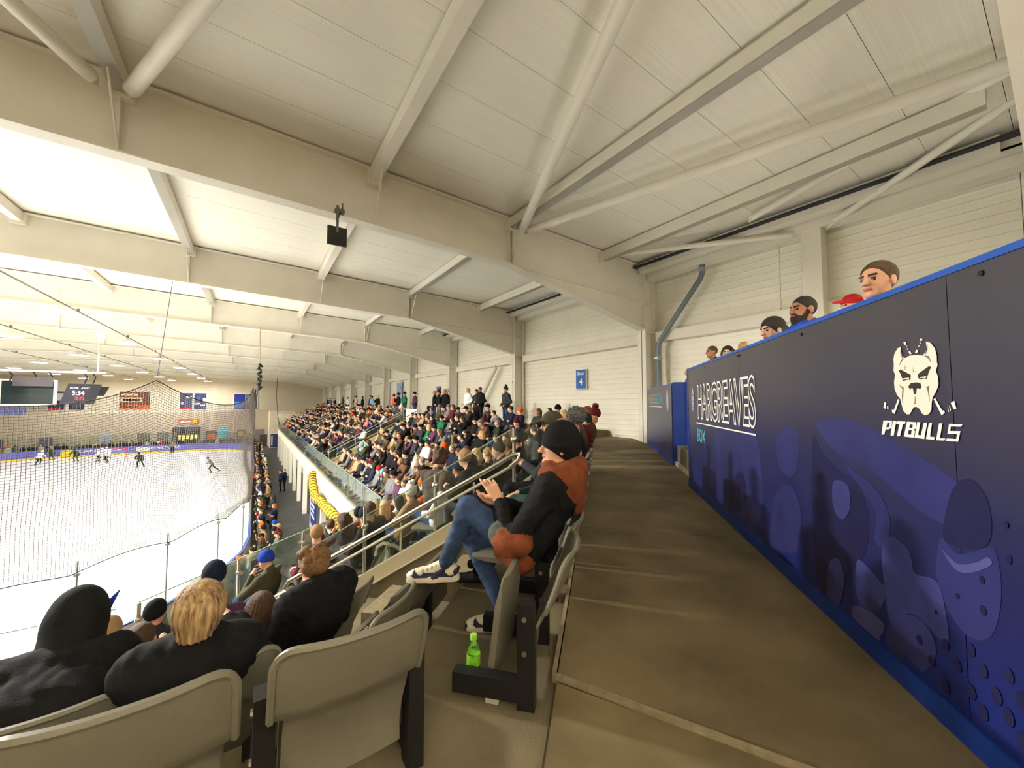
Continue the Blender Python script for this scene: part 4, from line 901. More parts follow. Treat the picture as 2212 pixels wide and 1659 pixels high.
mb = MB(); mb.box(-15.2, -12.0, 37.5, 37.6, -.75, -.30); mb.build('lower_panel', navyb, sbd)
for x in (-12.9, -11.9, -11.2, -9.6, -9.2):
    mb = MB(); mb.tube([(x, 38, 1.3), (x + .12, 38, 1.75), (x - .08, 38, 2.1)], .04, 5); mb.build('strap', black, sbd)
mb = MB(); mb.box(-14.5, -8.6, 37.9, 38.1, 2.0, 2.12); mb.build('support_rail', frm, sbd)
for x in (-13.8, -9.0): mb = MB(); mb.tube([(x, 38, 2.1), (x, 38, 4.2)], .05, 6); mb.build('support_pole', frm, sbd)
# ================================================================== YELLOW DUCT
du = empty('flexible_duct', (2.6, 18, -6), 0, 'ribbed yellow flexible air duct looped under the side stand front', 'duct')
key = [(2.58, 21.7, -3.55), (2.5, 21.2, -3.95), (2.45, 19.8, -4.25), (2.45, 18.0, -4.15), (2.45, 16.2, -4.05), (2.5, 14.7, -4.05), (2.5, 13.75, -4.2), (2.5, 13.35, -4.7), (2.5, 13.3, -5.4), (2.5, 13.35, -6.3)]
pts = []
for i in range(len(key) - 1):
    p0, p1, p2, p3 = [Vector(key[max(0, min(len(key) - 1, i + q))]) for q in (-1, 0, 1, 2)]
    for t in [j / 12 for j in range(12)]:
        pts.append(.5 * (2 * p1 + (p2 - p0) * t + (2 * p0 - 5 * p1 + 4 * p2 - p3) * t * t + (3 * p1 - p0 - 3 * p2 + p3) * t ** 3))
mb = MB(); mb.tube(pts, [.165 + .014 * math.sin(i * 2.1) for i in range(len(pts))], 14); mb.build('duct_hose', yell, du, smooth=True)
for i in range(0, len(pts) - 1, 3):
    d = (pts[i + 1] - pts[i]).normalized(); rb = MB(); rb.tube([pts[i] - d * .028, pts[i] + d * .028], .186, 14); rb.build('wire_rib', mat('duct_rib', (70, 52, 10), .6), du)
# ================================================================== SEATS
def shell(W=.232, H=(.10, .66), n=14, k=15):
    VS = [0, .12, .28, .44, .54, .555, .64, .74, .82, .88, .915, .945, .968, .985, .995, 1.0]
    """tip-up seat back: curved, leaning shell with a rolled rim; faces +y, top edge at y = 0"""
    mb = MB(); front = []; back = []; g = []
    for j in range(k + 1):
        v = VS[j]; z = H[0] + (H[1] - H[0]) * v
        for i in range(n + 1):
            u = -1 + 2 * i / n
            w_ = W
            if v > .885: q = (v - .885) / .115; w_ = W - .062 * (1 - math.sqrt(max(0, 1 - q * q)))
            if v < .55: w_ = W - .035
            x = u * w_; y = .02 + .21 * min(1, (1 - v) * 1.25) ** 1.25 + (.012 if v < .55 else 0) + .055 * (abs(x) / W) ** 2.2 * (.3 + .7 * v)
            edge = max(abs(u), v)
            g.append((x, y, z))
    N = (n + 1) * (k + 1); th = .014
    mb.v = g + [(x, y - th, z) for x, y, z in g]
    idx = lambda i, j: j * (n + 1) + i
    for j in range(k):
        for i in range(n):
            mb.f.append((idx(i, j), idx(i + 1, j), idx(i + 1, j + 1), idx(i, j + 1))); mb.f.append((N + idx(i, j), N + idx(i, j + 1), N + idx(i + 1, j + 1), N + idx(i + 1, j)))
    mb.m = [0] * len(mb.f)
    ring = [idx(i, 0) for i in range(n + 1)] + [idx(n, j) for j in range(1, k + 1)] + [idx(i, k) for i in range(n - 1, -1, -1)] + [idx(0, j) for j in range(k - 1, 0, -1)]
    for a, b in zip(ring, ring[1:] + ring[:1]): mb.f.append((a, N + a, N + b, b)); mb.m.append(0)
    # rolled rim round sides and top
    rim = [g[idx(0, j)] for j in range(5, k + 1)] + [g[idx(i, k)] for i in range(1, n + 1)] + [g[idx(n, j)] for j in range(k - 1, 4, -1)]
    mb.tube([(x, y - .012, z) for x, y, z in rim], .0125, 6)
    return mb.mesh('backrest', seatm, smooth=2)
def pan_mesh():
    prof = [(-.20, .0), (-.20, .03), (-.13, .055), (.13, .055), (.20, .03), (.20, 0)]
    mb = MB()
    ring = []
    for y, s in ((0, .94), (.03, 1), (.30, 1), (.39, .97), (.42, .86)):
        z0 = -.0 if y < .35 else .012
        ring.append([(x * s, y, z0 if z == 0 else z * (1.0 if y < .38 else .7)) for x, z in prof])
    n = len(prof); mb.v = [p for r in ring for p in r]
    for j in range(len(ring) - 1):
        for i in range(n): mb.f.append((j * n + i, j * n + (i + 1) % n, (j + 1) * n + (i + 1) % n, (j + 1) * n + i))
    mb.f += [tuple(range(n)), tuple((len(ring) - 1) * n + i for i in range(n))]; mb.m = [0] * len(mb.f)
    return mb.mesh('seat_pan', seatm, smooth=2)
def bracket_mesh():
    mb = MB(); mb.box(-.030, .030, .19, .27, 0, .46); mb.box(-.030, .030, .24, .58, .03, .12); return mb.mesh('bracket', black)
blt = MB(); blt.tube([(-.028, .235, 0), (-.037, .235, 0)], .012, 8); bltm = blt.mesh('bolt', chrome)
ft = MB(); ft.box(-.02, .02, .36, .42, 0, .07); ftm = ft.mesh('front_foot', alum)
SHELL, PAN, BRK = shell(), pan_mesh(), bracket_mesh()
def seat(x, y, z, rz, up, label, group=None, full=True, end=None, py=.345):
    o = empty('tip_up_seat', (x, y, z), rz, label, 'seat', group)
    link_copy(SHELL, 'backrest', o)
    if up: link_copy(PAN, 'seat_pan', o, (0, py, .10), (math.radians(97), 0, 0), (1, .90 if py < .4 else 1.02, 1))
    else: link_copy(PAN, 'seat_pan', o, (0, .27, .40), (0, 0, 0))
    if full:
        b = link_copy(BRK, 'bracket', o, (-.245, 0, 0)); [link_copy(bltm, 'bolt', b, (0, 0, z_)) for z_ in (.40, .25)]
        if end: b = link_copy(BRK, 'bracket', o, (.245, 0, 0)); [link_copy(bltm, 'bolt', b, (.064, 0, z_)) for z_ in (.40, .25)]
    return o
RZC = math.atan2(SA, -CA) - PI / 2         # seats of the corner block look down the rake
def seat_c(s, row, up, label, group=None, end=None, full=True, py=.345):
    p = Q(s, MB0 + GO * row - .12 if row == 0 else MB0 + GO * row + .06); return seat(p[0], p[1], TREAD[row], RZC, up, label, group, full, end, py)
# the two big seats at the photographer's feet
for x, lb in ((.30, 'grey plastic seat in the foreground, at the end of its row beside the bare floor'), (-.25, 'grey plastic seat in the foreground, cut off by the lower left corner')):
    seat(x, 1.27, TREAD[0], 0, True, lb, 'foreground row seats', True, x > 0)
seat(-.80, 1.27, TREAD[0], 0, True, 'grey plastic seat hidden behind the corner foreground seat', 'foreground row seats')
# last row of the corner block
sA = [2.03, 2.52, 3.02, 3.52, 4.02, 4.52, 5.02, 5.52, 6.02, 6.52, 7.02, 7.52]
lab = ['folded grey seat beside the green capped bottle', 'grey seat holding the man in the black beanie', 'grey seat just behind the man in the black beanie']
for i, s in enumerate(sA):
    o = seat_c(s, 0, i not in (1, 2, 3), lab[i] if i < 3 else 'grey seat in the top corner row, %s beyond the man in the black beanie' % ordw[i - 2], 'top row seats of the corner block', py=.43 if i == 0 else .345)
    if i == 0: link_copy(ftm, 'front_foot', o, (-.245, 0, 0))
# rows B and C of the corner block by the gangway
for row, ss in ((1, (1.55, 2.05, 2.55, 3.05)), (2, (2.35, 2.85)), (3, (2.6, 3.0))):
    for i, s in enumerate(ss): seat_c(s, row, True, 'empty grey seat, %s of the %s row below the man in the black beanie' % (ordw[i], ordw[row - 1]), 'empty seats in the near corner rows')
for i in range(4): seat(-.35 - .52 * i + .25, YB + GO + .12, TREAD[1], 0, False, 'grey seat under the people in dark coats, %s from the gangway' % ordw[i], 'second row seats of the end block')
for i in range(4): seat(.25 - .52 * i, YB + 2 * GO + .12, TREAD[2], 0, i == 0, 'grey seat of the third end row, %s from the gangway' % ordw[i], 'third row seats of the end block')
# ================================================================== BOTTLE
bp = Q(1.86, .62, TREAD[0])
bt = empty('drink_bottle', bp, 0, 'clear plastic bottle with green cap and green label on the concrete', 'bottle')
mb = MB(); mb.lathe([(.026, .002), (.032, .008), (.033, .03), (.031, .05), (.033, .06), (.033, .155), (.031, .17), (.022, .198), (.013, .212), (.0125, .225)], 20, bp); mb.build('bottle_body', glass('bottle_plastic', (238, 246, 240)), bt, smooth=2)
mb = MB(); mb.lathe([(.0338, .098), (.0342, .1), (.0342, .152), (.0338, .154)], 20, bp); mb.build('paper_label', mat('lime_label', (122, 190, 40), .5, .35, 40), bt, smooth=2)
mb = MB(); mb.lathe([(.0155, .216), (.0165, .218), (.0165, .238), (.0145, .242)], 16, bp); mb.build('cap', mat('lime_cap', (150, 210, 80), .4), bt, smooth=2)
# ================================================================== PEOPLE: one smooth body surface from blended limbs (signed distance + surface nets)
class Field:
    def __init__(s): s.p = []; s.cuts = []; s.wr = 0.0; s.strand = 0.0
    def rc(s, a, b, r1, r2=None, m=0, k=.03): s.p.append(('c', np.array(a, float), np.array(b, float), r1, r1 if r2 is None else r2, m, k)); return s
    def el(s, c, r, m=0, k=.03, R=None): s.p.append(('e', np.array(c, float), np.array(r, float), R, None, m, k)); return s
def fmesh(F, h, name, mats):
    lo = np.full(3, 1e9); hi = -lo
    for t, a, b, c, d, m, k in F.p:
        if t == 'c': r = max(c, d); lo = np.minimum(lo, np.minimum(a, b) - r); hi = np.maximum(hi, np.maximum(a, b) + r)
        else: r = b.max(); lo = np.minimum(lo, a - r); hi = np.maximum(hi, a + r)
    lo -= 3 * h; hi += 3 * h
    n = np.ceil((hi - lo) / h).astype(int) + 1
    ax = [lo[i] + h * np.arange(n[i]) for i in range(3)]
    D = np.full(n, 1.0, np.float32); BD = np.full(n, 1.0, np.float32); M = np.zeros(n, np.int8)
    for t, a, b, c, d, m, k in F.p:
        if t == 'c': r = max(c, d); l, u = np.minimum(a, b) - r, np.maximum(a, b) + r
        else: l, u = a - b.max(), a + b.max()
        g = k + 3 * h
        i0 = np.maximum(0, np.floor((l - g - lo) / h).astype(int)); i1 = np.minimum(n, np.ceil((u + g - lo) / h).astype(int) + 1)
        if (i1 <= i0).any(): continue
        sl = tuple(slice(p, q) for p, q in zip(i0, i1))
        X = ax[0][sl[0]][:, None, None]; Y = ax[1][sl[1]][None, :, None]; Z = ax[2][sl[2]][None, None, :]
        if t == 'c':
            ba = b - a; L = max((ba * ba).sum(), 1e-9)
            px, py, pz = X - a[0], Y - a[1], Z - a[2]
            tt = np.clip((px * ba[0] + py * ba[1] + pz * ba[2]) / L, 0, 1)
            v = np.sqrt((px - ba[0] * tt) ** 2 + (py - ba[1] * tt) ** 2 + (pz - ba[2] * tt) ** 2) - (c + (d - c) * tt)
        else:
            px, py, pz = X - a[0], Y - a[1], Z - a[2]
            if c is not None:
                R = c; px, py, pz = R[0][0] * px + R[1][0] * py + R[2][0] * pz, R[0][1] * px + R[1][1] * py + R[2][1] * pz, R[0][2] * px + R[1][2] * py + R[2][2] * pz
            k0 = np.sqrt((px / b[0]) ** 2 + (py / b[1]) ** 2 + (pz / b[2]) ** 2); k1 = np.sqrt((px / b[0] ** 2) ** 2 + (py / b[1] ** 2) ** 2 + (pz / b[2] ** 2) ** 2) + 1e-6
            v = k0 * (k0 - 1) / k1
        v = v.astype(np.float32); d0 = D[sl]; hh = np.maximum(k - np.abs(d0 - v), 0) / k
        D[sl] = np.minimum(d0, v) - hh * hh * k * .25
        bs = v < BD[sl]; BD[sl] = np.where(bs, v, BD[sl]); M[sl] = np.where(bs, m, M[sl])
    if F.cuts:
        X = ax[0][:, None, None]; Y = ax[1][None, :, None]; Z = ax[2][None, None, :]
        for nx, ny, nz, off in F.cuts: D = np.maximum(D, (nx * X + ny * Y + nz * Z - off).astype(np.float32))
    if F.wr:
        X = ax[0][:, None, None]; Y = ax[1][None, :, None]; Z = ax[2][None, None, :]
        wv = np.sin(61 * X + 38 * Z + 2 * np.sin(23 * Y)) * np.sin(44 * Z - 33 * Y + 1.5 * np.sin(31 * X)) + .6 * np.sin(95 * Z + 40 * X) * np.sin(52 * Y + 20 * Z)
        D = D + np.where((M == 2) | (M == 4), 0, F.wr * wv).astype(np.float32)
    if F.strand:
        X = ax[0][:, None, None]; Y = ax[1][None, :, None] + .02; Z = ax[2][None, None, :]
        an = np.arctan2(X, Y); D = D + (F.strand * (np.sin(24 * an + 2.5 * np.sin(14 * Z)) + .6 * np.sin(41 * an + 9 * Z))).astype(np.float32) * np.clip(np.sqrt(X * X + Y * Y) / .06, 0, 1).astype(np.float32)
    S = D < 0
    c = np.zeros(np.array(n) - 1, np.int8)
    for i in (0, 1):
        for j in (0, 1):
            for k in (0, 1): c += S[i:n[0] - 1 + i, j:n[1] - 1 + j, k:n[2] - 1 + k]
    act = (c > 0) & (c < 8); ci = np.argwhere(act); ids = np.full(act.shape, -1, np.int64); ids[act] = np.arange(len(ci))
    acc = np.zeros((len(ci), 3)); cnt = np.zeros(len(ci))
    crn = [(i, j, k) for i in (0, 1) for j in (0, 1) for k in (0, 1)]
    dv = {o: D[ci[:, 0] + o[0], ci[:, 1] + o[1], ci[:, 2] + o[2]] for o in crn}
    for o in crn:
        for a in range(3):
            if o[a]: continue
            q = list(o); q[a] = 1; q = tuple(q); d0, d1 = dv[o], dv[q]
            cr = (d0 < 0) != (d1 < 0); t = np.where(cr, d0 / np.where(cr, d0 - d1, 1), 0)
            p = np.tile(np.array(o, float), (len(ci), 1)); p[:, a] += t
            acc += np.where(cr[:, None], p, 0); cnt += cr
    vs = lo + h * (ci + acc / cnt[:, None])
    fs = []; fm = []
    for a in range(3):
        s0 = [slice(None)] * 3; s1 = [slice(None)] * 3; s0[a] = slice(0, -1); s1[a] = slice(1, None)
        e = S[tuple(s0)] != S[tuple(s1)]; E = np.argwhere(e); b, d = [q for q in range(3) if q != a]
        E = E[(E[:, b] > 0) & (E[:, d] > 0) & (E[:, b] < n[b] - 1) & (E[:, d] < n[d] - 1)]
        def cell(db, dd): q = E.copy(); q[:, b] -= db; q[:, d] -= dd; return ids[q[:, 0], q[:, 1], q[:, 2]]
        quad = np.stack([cell(1, 1), cell(0, 1), cell(0, 0), cell(1, 0)], 1)
        flip = S[E[:, 0], E[:, 1], E[:, 2]] ^ (a == 1)
        quad = np.where(flip[:, None], quad, quad[:, ::-1]); fs.append(quad); fm.append(M[E[:, 0], E[:, 1], E[:, 2]])
    fs = np.concatenate(fs); fm = np.concatenate(fm)
    me = bpy.data.meshes.new(name); me.vertices.add(len(vs)); me.vertices.foreach_set('co', vs.ravel())
    me.loops.add(len(fs) * 4); me.loops.foreach_set('vertex_index', fs.ravel()); me.polygons.add(len(fs)); me.polygons.foreach_set('loop_start', np.arange(len(fs)) * 4)
    for mm in mats: me.materials.append(mm)
    me.polygons.foreach_set('material_index', fm.astype(np.int32)); me.polygons.foreach_set('use_smooth', np.ones(len(fs), bool)); me.update(); me.validate(); return me
def cloth(name, rgb): return mat('cloth_' + name, rgb, .85, .22, 9, .25, 160, spec=.15)
CL = {k: cloth(k, v) for k, v in dict(black=(24, 24, 26), navy=(28, 34, 56), charcoal=(52, 52, 56), grey=(112, 112, 114), olive=(74, 72, 54), brown=(92, 66, 48), tan=(168, 136, 100), cream=(216, 206, 186), red=(176, 34, 38), orange=(232, 96, 32), royal=(36, 70, 178), sky=(130, 170, 214), teal=(118, 206, 190), pink=(216, 120, 132), green=(30, 110, 72), white=(226, 226, 226), maroon=(92, 28, 34), plum=(84, 52, 78), yellow=(224, 220, 50), darkgreen=(34, 56, 48)).items()}
TR = {k: cloth('trouser_' + k, v) for k, v in dict(black=(26, 26, 30), denim=(58, 82, 124), grey=(96, 96, 98), khaki=(140, 124, 98)).items()}
SK = [mat('skin_light', (212, 160, 132), .55, .06, 12), mat('skin_fair', (224, 176, 150), .55, .06, 12), mat('skin_tan', (176, 122, 92), .55, .06, 12)]
HR = {k: mat('hair_' + k, v, .6, .45, 60, .5, 240, stretch=(3, 3, .4)) for k, v in dict(dark=(38, 28, 22), brown=(84, 58, 38), fair=(176, 134, 84), blond=(206, 172, 116), ginger=(164, 92, 50), grey=(140, 136, 130)).items()}
SHO = mat('dark_shoe_rubber', (44, 44, 46), .6)
def rotm(yaw, pitch=0, roll=0): return np.array(Euler((math.radians(pitch), math.radians(roll), math.radians(yaw)), 'XYZ').to_matrix())
def head_prims(F, c, R, hi=False, sc_=1.0, beard=False, brow=None):
    c = np.array(c, float); T = lambda p: c + R @ (np.array(p) * sc_); e = lambda p, r, m=2, k=.02: F.el(T(p), np.array(r) * sc_, m, k, R)
    e((0, -.012, .03), (.073, .093, .088)); e((0, .025, -.028), (.060, .066, .085)); e((0, .058, -.088), (.032, .028, .024))
    F.rc(T((0, .086, .012)), T((0, .110, -.024)), .009 * sc_, .0145 * sc_, 2, .012)
    e((0, .080, .030), (.050, .014, .011), 2, .015); e((0, .086, -.056), (.023, .011, .009), 5 if hi else 2, .010)
    for s in (-1, 1): e((s * .076, -.006, -.008), (.010, .021, .031), 2, .01)
    if hi:
        for s in (-1, 1):
            e((s * .031, .0815, .003), (.0125, .0075, .0065), 6, .003); F.rc(T((s * .015, .0925, .027)), T((s * .047, .0815, .029)), .0062, .0050, 4, .003)
            e((s * .011, .106, -.027), (.008, .010, .008), 2, .008)
    if beard:
        e((0, .050, -.078), (.052, .052, .048), 4, .02); e((0, .088, -.044), (.028, .012, .007), 4, .008)
        for s in (-1, 1): F.rc(T((s * .066, .015, -.02)), T((s * .045, .05, -.09)), .014, .018, 4, .015)
def body(J, b=1.0, hi=False, beard=False, yaw=0, pitch=0, roll=0, fat=1.0, hands=True, hs=1.0, long_coat=False):
    F = Field(); a = {k: np.array(v, float) for k, v in J.items()}
    for s in (-1, 1):
        o = np.array([s * .075 * fat, 0, 0])
        F.rc(a['pel'] + o, a['chest'] + o * .9, .118 * b * fat, .122 * b, 0, .08)
    F.rc(a['sL'], a['sR'], .070 * b, None, 0, .08); F.rc((a['chest'] + a['neck']) / 2, a['neck'], .075 * b, .058 * b, 0, .06)
    nk = a['head'] + rotm(yaw, pitch, roll) @ np.array([0, -.022, -.08]); F.rc(a['neck'] - np.array([0, 0, .02]), nk, .055, .05, 2, .03)
    head_prims(F, a['head'], rotm(yaw, pitch, roll), hi, hs, beard)
    for S in 'LR':
        F.rc(a['s' + S], a['e' + S], .062 * b, .052 * b, 0, .04); F.rc(a['e' + S], a['h' + S] + (a['e' + S] - a['h' + S]) * .10, .052 * b, .040 * b, 0, .03)
        d = a['h' + S] - a['e' + S]; d /= np.linalg.norm(d)
        if hands: F.rc(a['h' + S], a['h' + S] + d * .075, .034, .026, 2, .02)
        F.rc(a['p' + S], a['k' + S], .092 * (b * .5 + .5), .066, 1, .05); F.rc(a['k' + S], a['a' + S], .064, .046, 1, .03)
        F.rc(a['a' + S] + np.array([0, -.02, -.035]), a['t' + S], .043, .036, 3, .02)
    return F
def J_(d, **kw): q = dict(d); q.update(kw); return q
SIT = dict(pel=(0, .36, .53), chest=(0, .25, .84), neck=(0, .23, 1.03), head=(0, .26, 1.17), sL=(-.19, .25, .94), sR=(.19, .25, .94), eL=(-.26, .38, .68), eR=(.26, .38, .68), hL=(-.08, .60, .64), hR=(.08, .60, .64),
           pL=(-.09, .38, .50), pR=(.09, .38, .50), kL=(-.12, .80, .50), kR=(.12, .80, .50), aL=(-.12, .80, .10), aR=(.12, .80, .10), tL=(-.13, .95, .04), tR=(.13, .95, .04))
LEAN = J_(SIT, chest=(0, .44, .80), neck=(0, .54, .97), head=(0, .63, 1.08), sL=(-.19, .50, .89), sR=(.19, .50, .89), eL=(-.22, .68, .62), eR=(.22, .68, .62), hL=(-.03, .86, .70), hR=(.04, .86, .68))
STAND = dict(pel=(0, 0, .95), chest=(0, -.01, 1.28), neck=(0, -.01, 1.47), head=(0, .02, 1.61), sL=(-.19, 0, 1.38), sR=(.19, 0, 1.38), eL=(-.25, -.02, 1.10), eR=(.25, -.02, 1.10), hL=(-.23, .10, .88), hR=(.23, .10, .88),
             pL=(-.09, 0, .92), pR=(.09, 0, .92), kL=(-.10, .02, .50), kR=(.10, .02, .50), aL=(-.11, -.02, .10), aR=(.11, -.02, .10), tL=(-.13, .14, .04), tR=(.13, .14, .04))
POSE = {
    'sit0': (SIT, dict(yaw=-12)), 'sit1': (LEAN, dict(yaw=-25, b=1.05)),
    'sit2': (J_(SIT, hL=(.12, .46, .80), hR=(-.12, .46, .76), eL=(-.25, .40, .74), eR=(.25, .40, .74)), dict(yaw=-30, b=1.1)),
    'sit3': (J_(SIT, hL=(-.05, .46, .96), eL=(-.22, .46, .74), head=(0, .30, 1.15)), dict(yaw=5, pitch=-12)),
    'sit4': (J_(SIT, head=(-.06, .27, 1.15), neck=(-.03, .23, 1.02), kL=(-.02, .80, .60), aL=(.18, .86, .34), tL=(.22, .99, .28)), dict(yaw=-42, b=1.08)),
    'stand0': (STAND, dict(yaw=-20, b=1.05)), 'stand1': (J_(STAND, hL=(-.17, .17, .98), hR=(.17, .17, .98), eL=(-.29, -.06, 1.12), eR=(.29, -.06, 1.12)), dict(yaw=15, b=1.15)),
    'stand2': (J_(STAND, hR=(.06, .24, 1.36), eR=(.24, .14, 1.14)), dict(yaw=-35, b=1.1)), 'stand3': (J_(STAND, hL=(.10, .20, 1.16), hR=(-.10, .20, 1.12), eL=(-.27, .08, 1.12), eR=(.27, .08, 1.12)), dict(yaw=-5, b=1.12)),
}
BASE = [CL['black'], TR['black'], SK[0], SHO]
def lod(h): return {k: fmesh(body(J, **kw), h, 'person_body', BASE) for k, (J, kw) in POSE.items()}
MID, LOW = lod(.024), lod(.038)
# --- hair and headgear, modelled round a head at the origin
def hairs(h):
    out = {}
    def mk(n, f): out[n] = fmesh(f, h, n, [HR['dark'], HR['dark']])
    def skull(g=1.0, st=.0022):
        f = Field().el((0, -.014, .034), (.079 * g, .099 * g, .092 * g), 0, .02); f.strand = st; return f
    f = skull(); f.cuts = [(0, .80, -.60, .012), (0, 0, -1, .085), (0, .5, -.86, .055)]; mk('short_hair', f)
    f = skull(1.06, .003); f.rc((.062, -.03, .02), (.072, -.01, -.17), .034, .030).rc((-.062, -.03, .02), (-.072, -.01, -.17), .034, .030).rc((0, -.07, 0), (0, -.085, -.22), .062, .05).rc((.05, -.06, 0), (.06, -.06, -.22), .05, .035).rc((-.05, -.06, 0), (-.06, -.06, -.22), .05, .035)
    f.cuts = [(0, .80, -.60, .030)]; 
    f.cuts = [(0, .80, -.45, .034)]; mk('long_hair', f)
    f = skull(1.02); f.el((0, -.115, .03), (.042, .042, .042)); f.rc((0, -.11, .03), (0, -.15, -.12), .028, .018); f.cuts = [(0, .78, -.62, .022), (0, 0, -1, .16)]; mk('ponytail', f)
    f = Field()
    for k in range(26):
        a = k * 2.4; z = .02 + .085 * math.sin(k * 1.7); r = .082 * math.cos(max(-1, min(1, (z - .03) / .12)))
        f.el((r * math.sin(a), -.02 + r * 1.1 * math.cos(a), z + .03), (.036, .036, .034), 0, .015)
    f.el((0, -.025, .03), (.094, .108, .105)); f.cuts = [(0, .80, -.60, .036), (0, 0, -1, .10)]; mk('curly_hair', f)
    f = Field().el((0, -.014, .045), (.090, .110, .112), 0, .02); f.rc((0, 0, .02), (0, 0, .02), .01); f.cuts = [(0, .22, -1, .004)]; mk('beanie', f)
    f = Field().el((0, -.016, .040), (.094, .116, .122), 0, .02).rc((0, -.05, -.02), (0, -.05, -.05), .075, .07, 0, .03).el((0, -.01, .012), (.097, .117, .045), 0, .008); f.cuts = [(0, .50, -.86, .046)]; mk('low_beanie', f)
    f = Field().el((0, -.014, .045), (.092, .112, .112), 0, .02); f.cuts = [(0, .22, -1, .004)]
    for k in range(14): f.el((.034 * math.sin(k * 2.4), -.03 + .034 * math.cos(k * 2.4), .178 + .022 * math.sin(k * 1.3)), (.026, .026, .026), 0, .006)
    mk('pom_beanie', f)
    f = Field().el((0, -.012, .042), (.086, .106, .096), 0, .02); f.el((0, .125, .048), (.062, .068, .013), 0, .02); f.cuts = [(0, .1, -1, -.012)]; mk('peaked_cap', f)
    f = Field().el((0, -.03, .012), (.108, .124, .140), 0, .03).rc((0, -.05, -.08), (0, -.07, -.17), .10, .11, 0, .05); f.cuts = [(0, .84, -.30, .052)]; mk('hood_up', f)
    f = Field().el((0, -.006, .038), (.100, .120, .112), 0, .02); f.cuts = [(0, .75, -.66, .050), (0, 0, -1, .06)]; mk('helmet', f)
    return out
HAIR = hairs(.011); HAIRL = hairs(.02)
def person(me, loc, rz, label, group=None, jacket='black', trouser='black', skin=0, hair=None, hcol=None, pose=None, scale=1.0, lib=None, name='person'):
    o = link_copy(me, name, None, loc, (0, 0, rz)); tag(o, label, 'person', group)
    if scale != 1.0: o.scale = (scale,) * 3
    for i, mm in enumerate((CL[jacket], TR[trouser], SK[skin])): o.material_slots[i].link = 'OBJECT'; o.material_slots[i].material = mm
    if hair:
        J, kw = POSE[pose]; c = link_copy((lib or HAIR)[hair], hair, o, J['head'], (math.radians(kw.get('pitch', 0)), math.radians(kw.get('roll', 0)), math.radians(kw.get('yaw', 0))))
        c.material_slots[0].link = 'OBJECT'; c.material_slots[0].material = hcol
    return o
HATS = [('short_hair', 'dark', 26), ('short_hair', 'brown', 22), ('long_hair', 'brown', 13), ('long_hair', 'dark', 7), ('long_hair', 'blond', 12), ('long_hair', 'ginger', 3), ('ponytail', 'fair', 4), ('short_hair', 'grey', 5), ('short_hair', 'fair', 6),
        ('beanie', 'black', 10), ('beanie', 'grey', 5), ('beanie', 'navy', 4), ('beanie', 'orange', 1.5), ('pom_beanie', 'maroon', 2), ('pom_beanie', 'charcoal', 3), ('pom_beanie', 'white', 2), ('peaked_cap', 'black', 4), ('peaked_cap', 'tan', 2), ('hood_up', 'black', 4), ('curly_hair', 'brown', 3), ('beanie', 'royal', 1.2), ('beanie', 'sky', 1), ('beanie', 'red', .8)]
JK = [('black', 27), ('navy', 14), ('charcoal', 13), ('grey', 9), ('olive', 6), ('brown', 8), ('tan', 6), ('cream', 6), ('darkgreen', 3), ('maroon', 3), ('white', 2), ('royal', 1.5), ('plum', 2), ('red', .8), ('orange', .5), ('teal', .4), ('pink', .5), ('green', .6)]
def pick(lst):
    t = rnd.random() * sum(q[-1] for q in lst)
    for q in lst:
        t -= q[-1]
        if t <= 0: return q
    return lst[-1]
HTXT = {'short_hair': '{} short hair', 'long_hair': 'long {} hair', 'ponytail': '{} ponytail', 'curly_hair': 'curly {} hair', 'beanie': '{} beanie', 'pom_beanie': '{} bobble hat', 'peaked_cap': '{} cap', 'hood_up': '{} hood up'}
def hm(h, c): return HR[c] if h.endswith('hair') or h == 'ponytail' else CL[c]
def rand_look():
    h, c, _ = pick(HATS); j, _ = pick(JK)
    if h == 'hood_up': c = j
    return h, c, j, rnd.choice(['black', 'black', 'denim', 'denim', 'grey', 'khaki']), rnd.choice([0, 0, 1, 1, 2])
def ordl(n):
    n += 1
    return ordw[n - 1] if n <= 10 else ('%d%s' % (n, 'th' if 10 < n % 100 < 14 else {1: 'st', 2: 'nd', 3: 'rd'}.get(n % 10, 'th')))
NAMEH = lambda h, c: HTXT[h].format(c).replace('  ', ' ')
EMPTY_SEATS = []
far_stuff = []          # (pose, matrix, jacket, trouser, skin, hair, haircolour)
PCOUNT = [0]
ROWN = ['back row', 'row two', 'row three', 'row four', 'row five', 'front row']
def sit_person(x, y, z, rz, row, nth, where, group, lod_, lk=None, pose=None, seatit=True):
    h, c, j, t, s = lk or rand_look(); ps = pose or rnd.choice(['sit0', 'sit0', 'sit1', 'sit2', 'sit3', 'sit4', 'sit4'])
    lab = '%s coat, %s, %s seat along the %s of %s' % (j, NAMEH(h, c), ordl(nth), ROWN[row], where)
    person(lod_[ps], (x, y, z), rz, lab, group, j, t, s, h, hm(h, c), ps, rnd.uniform(.92, 1.03), HAIR if lod_ is MID else HAIRL); PCOUNT[0] += 1
LOOKS = {}
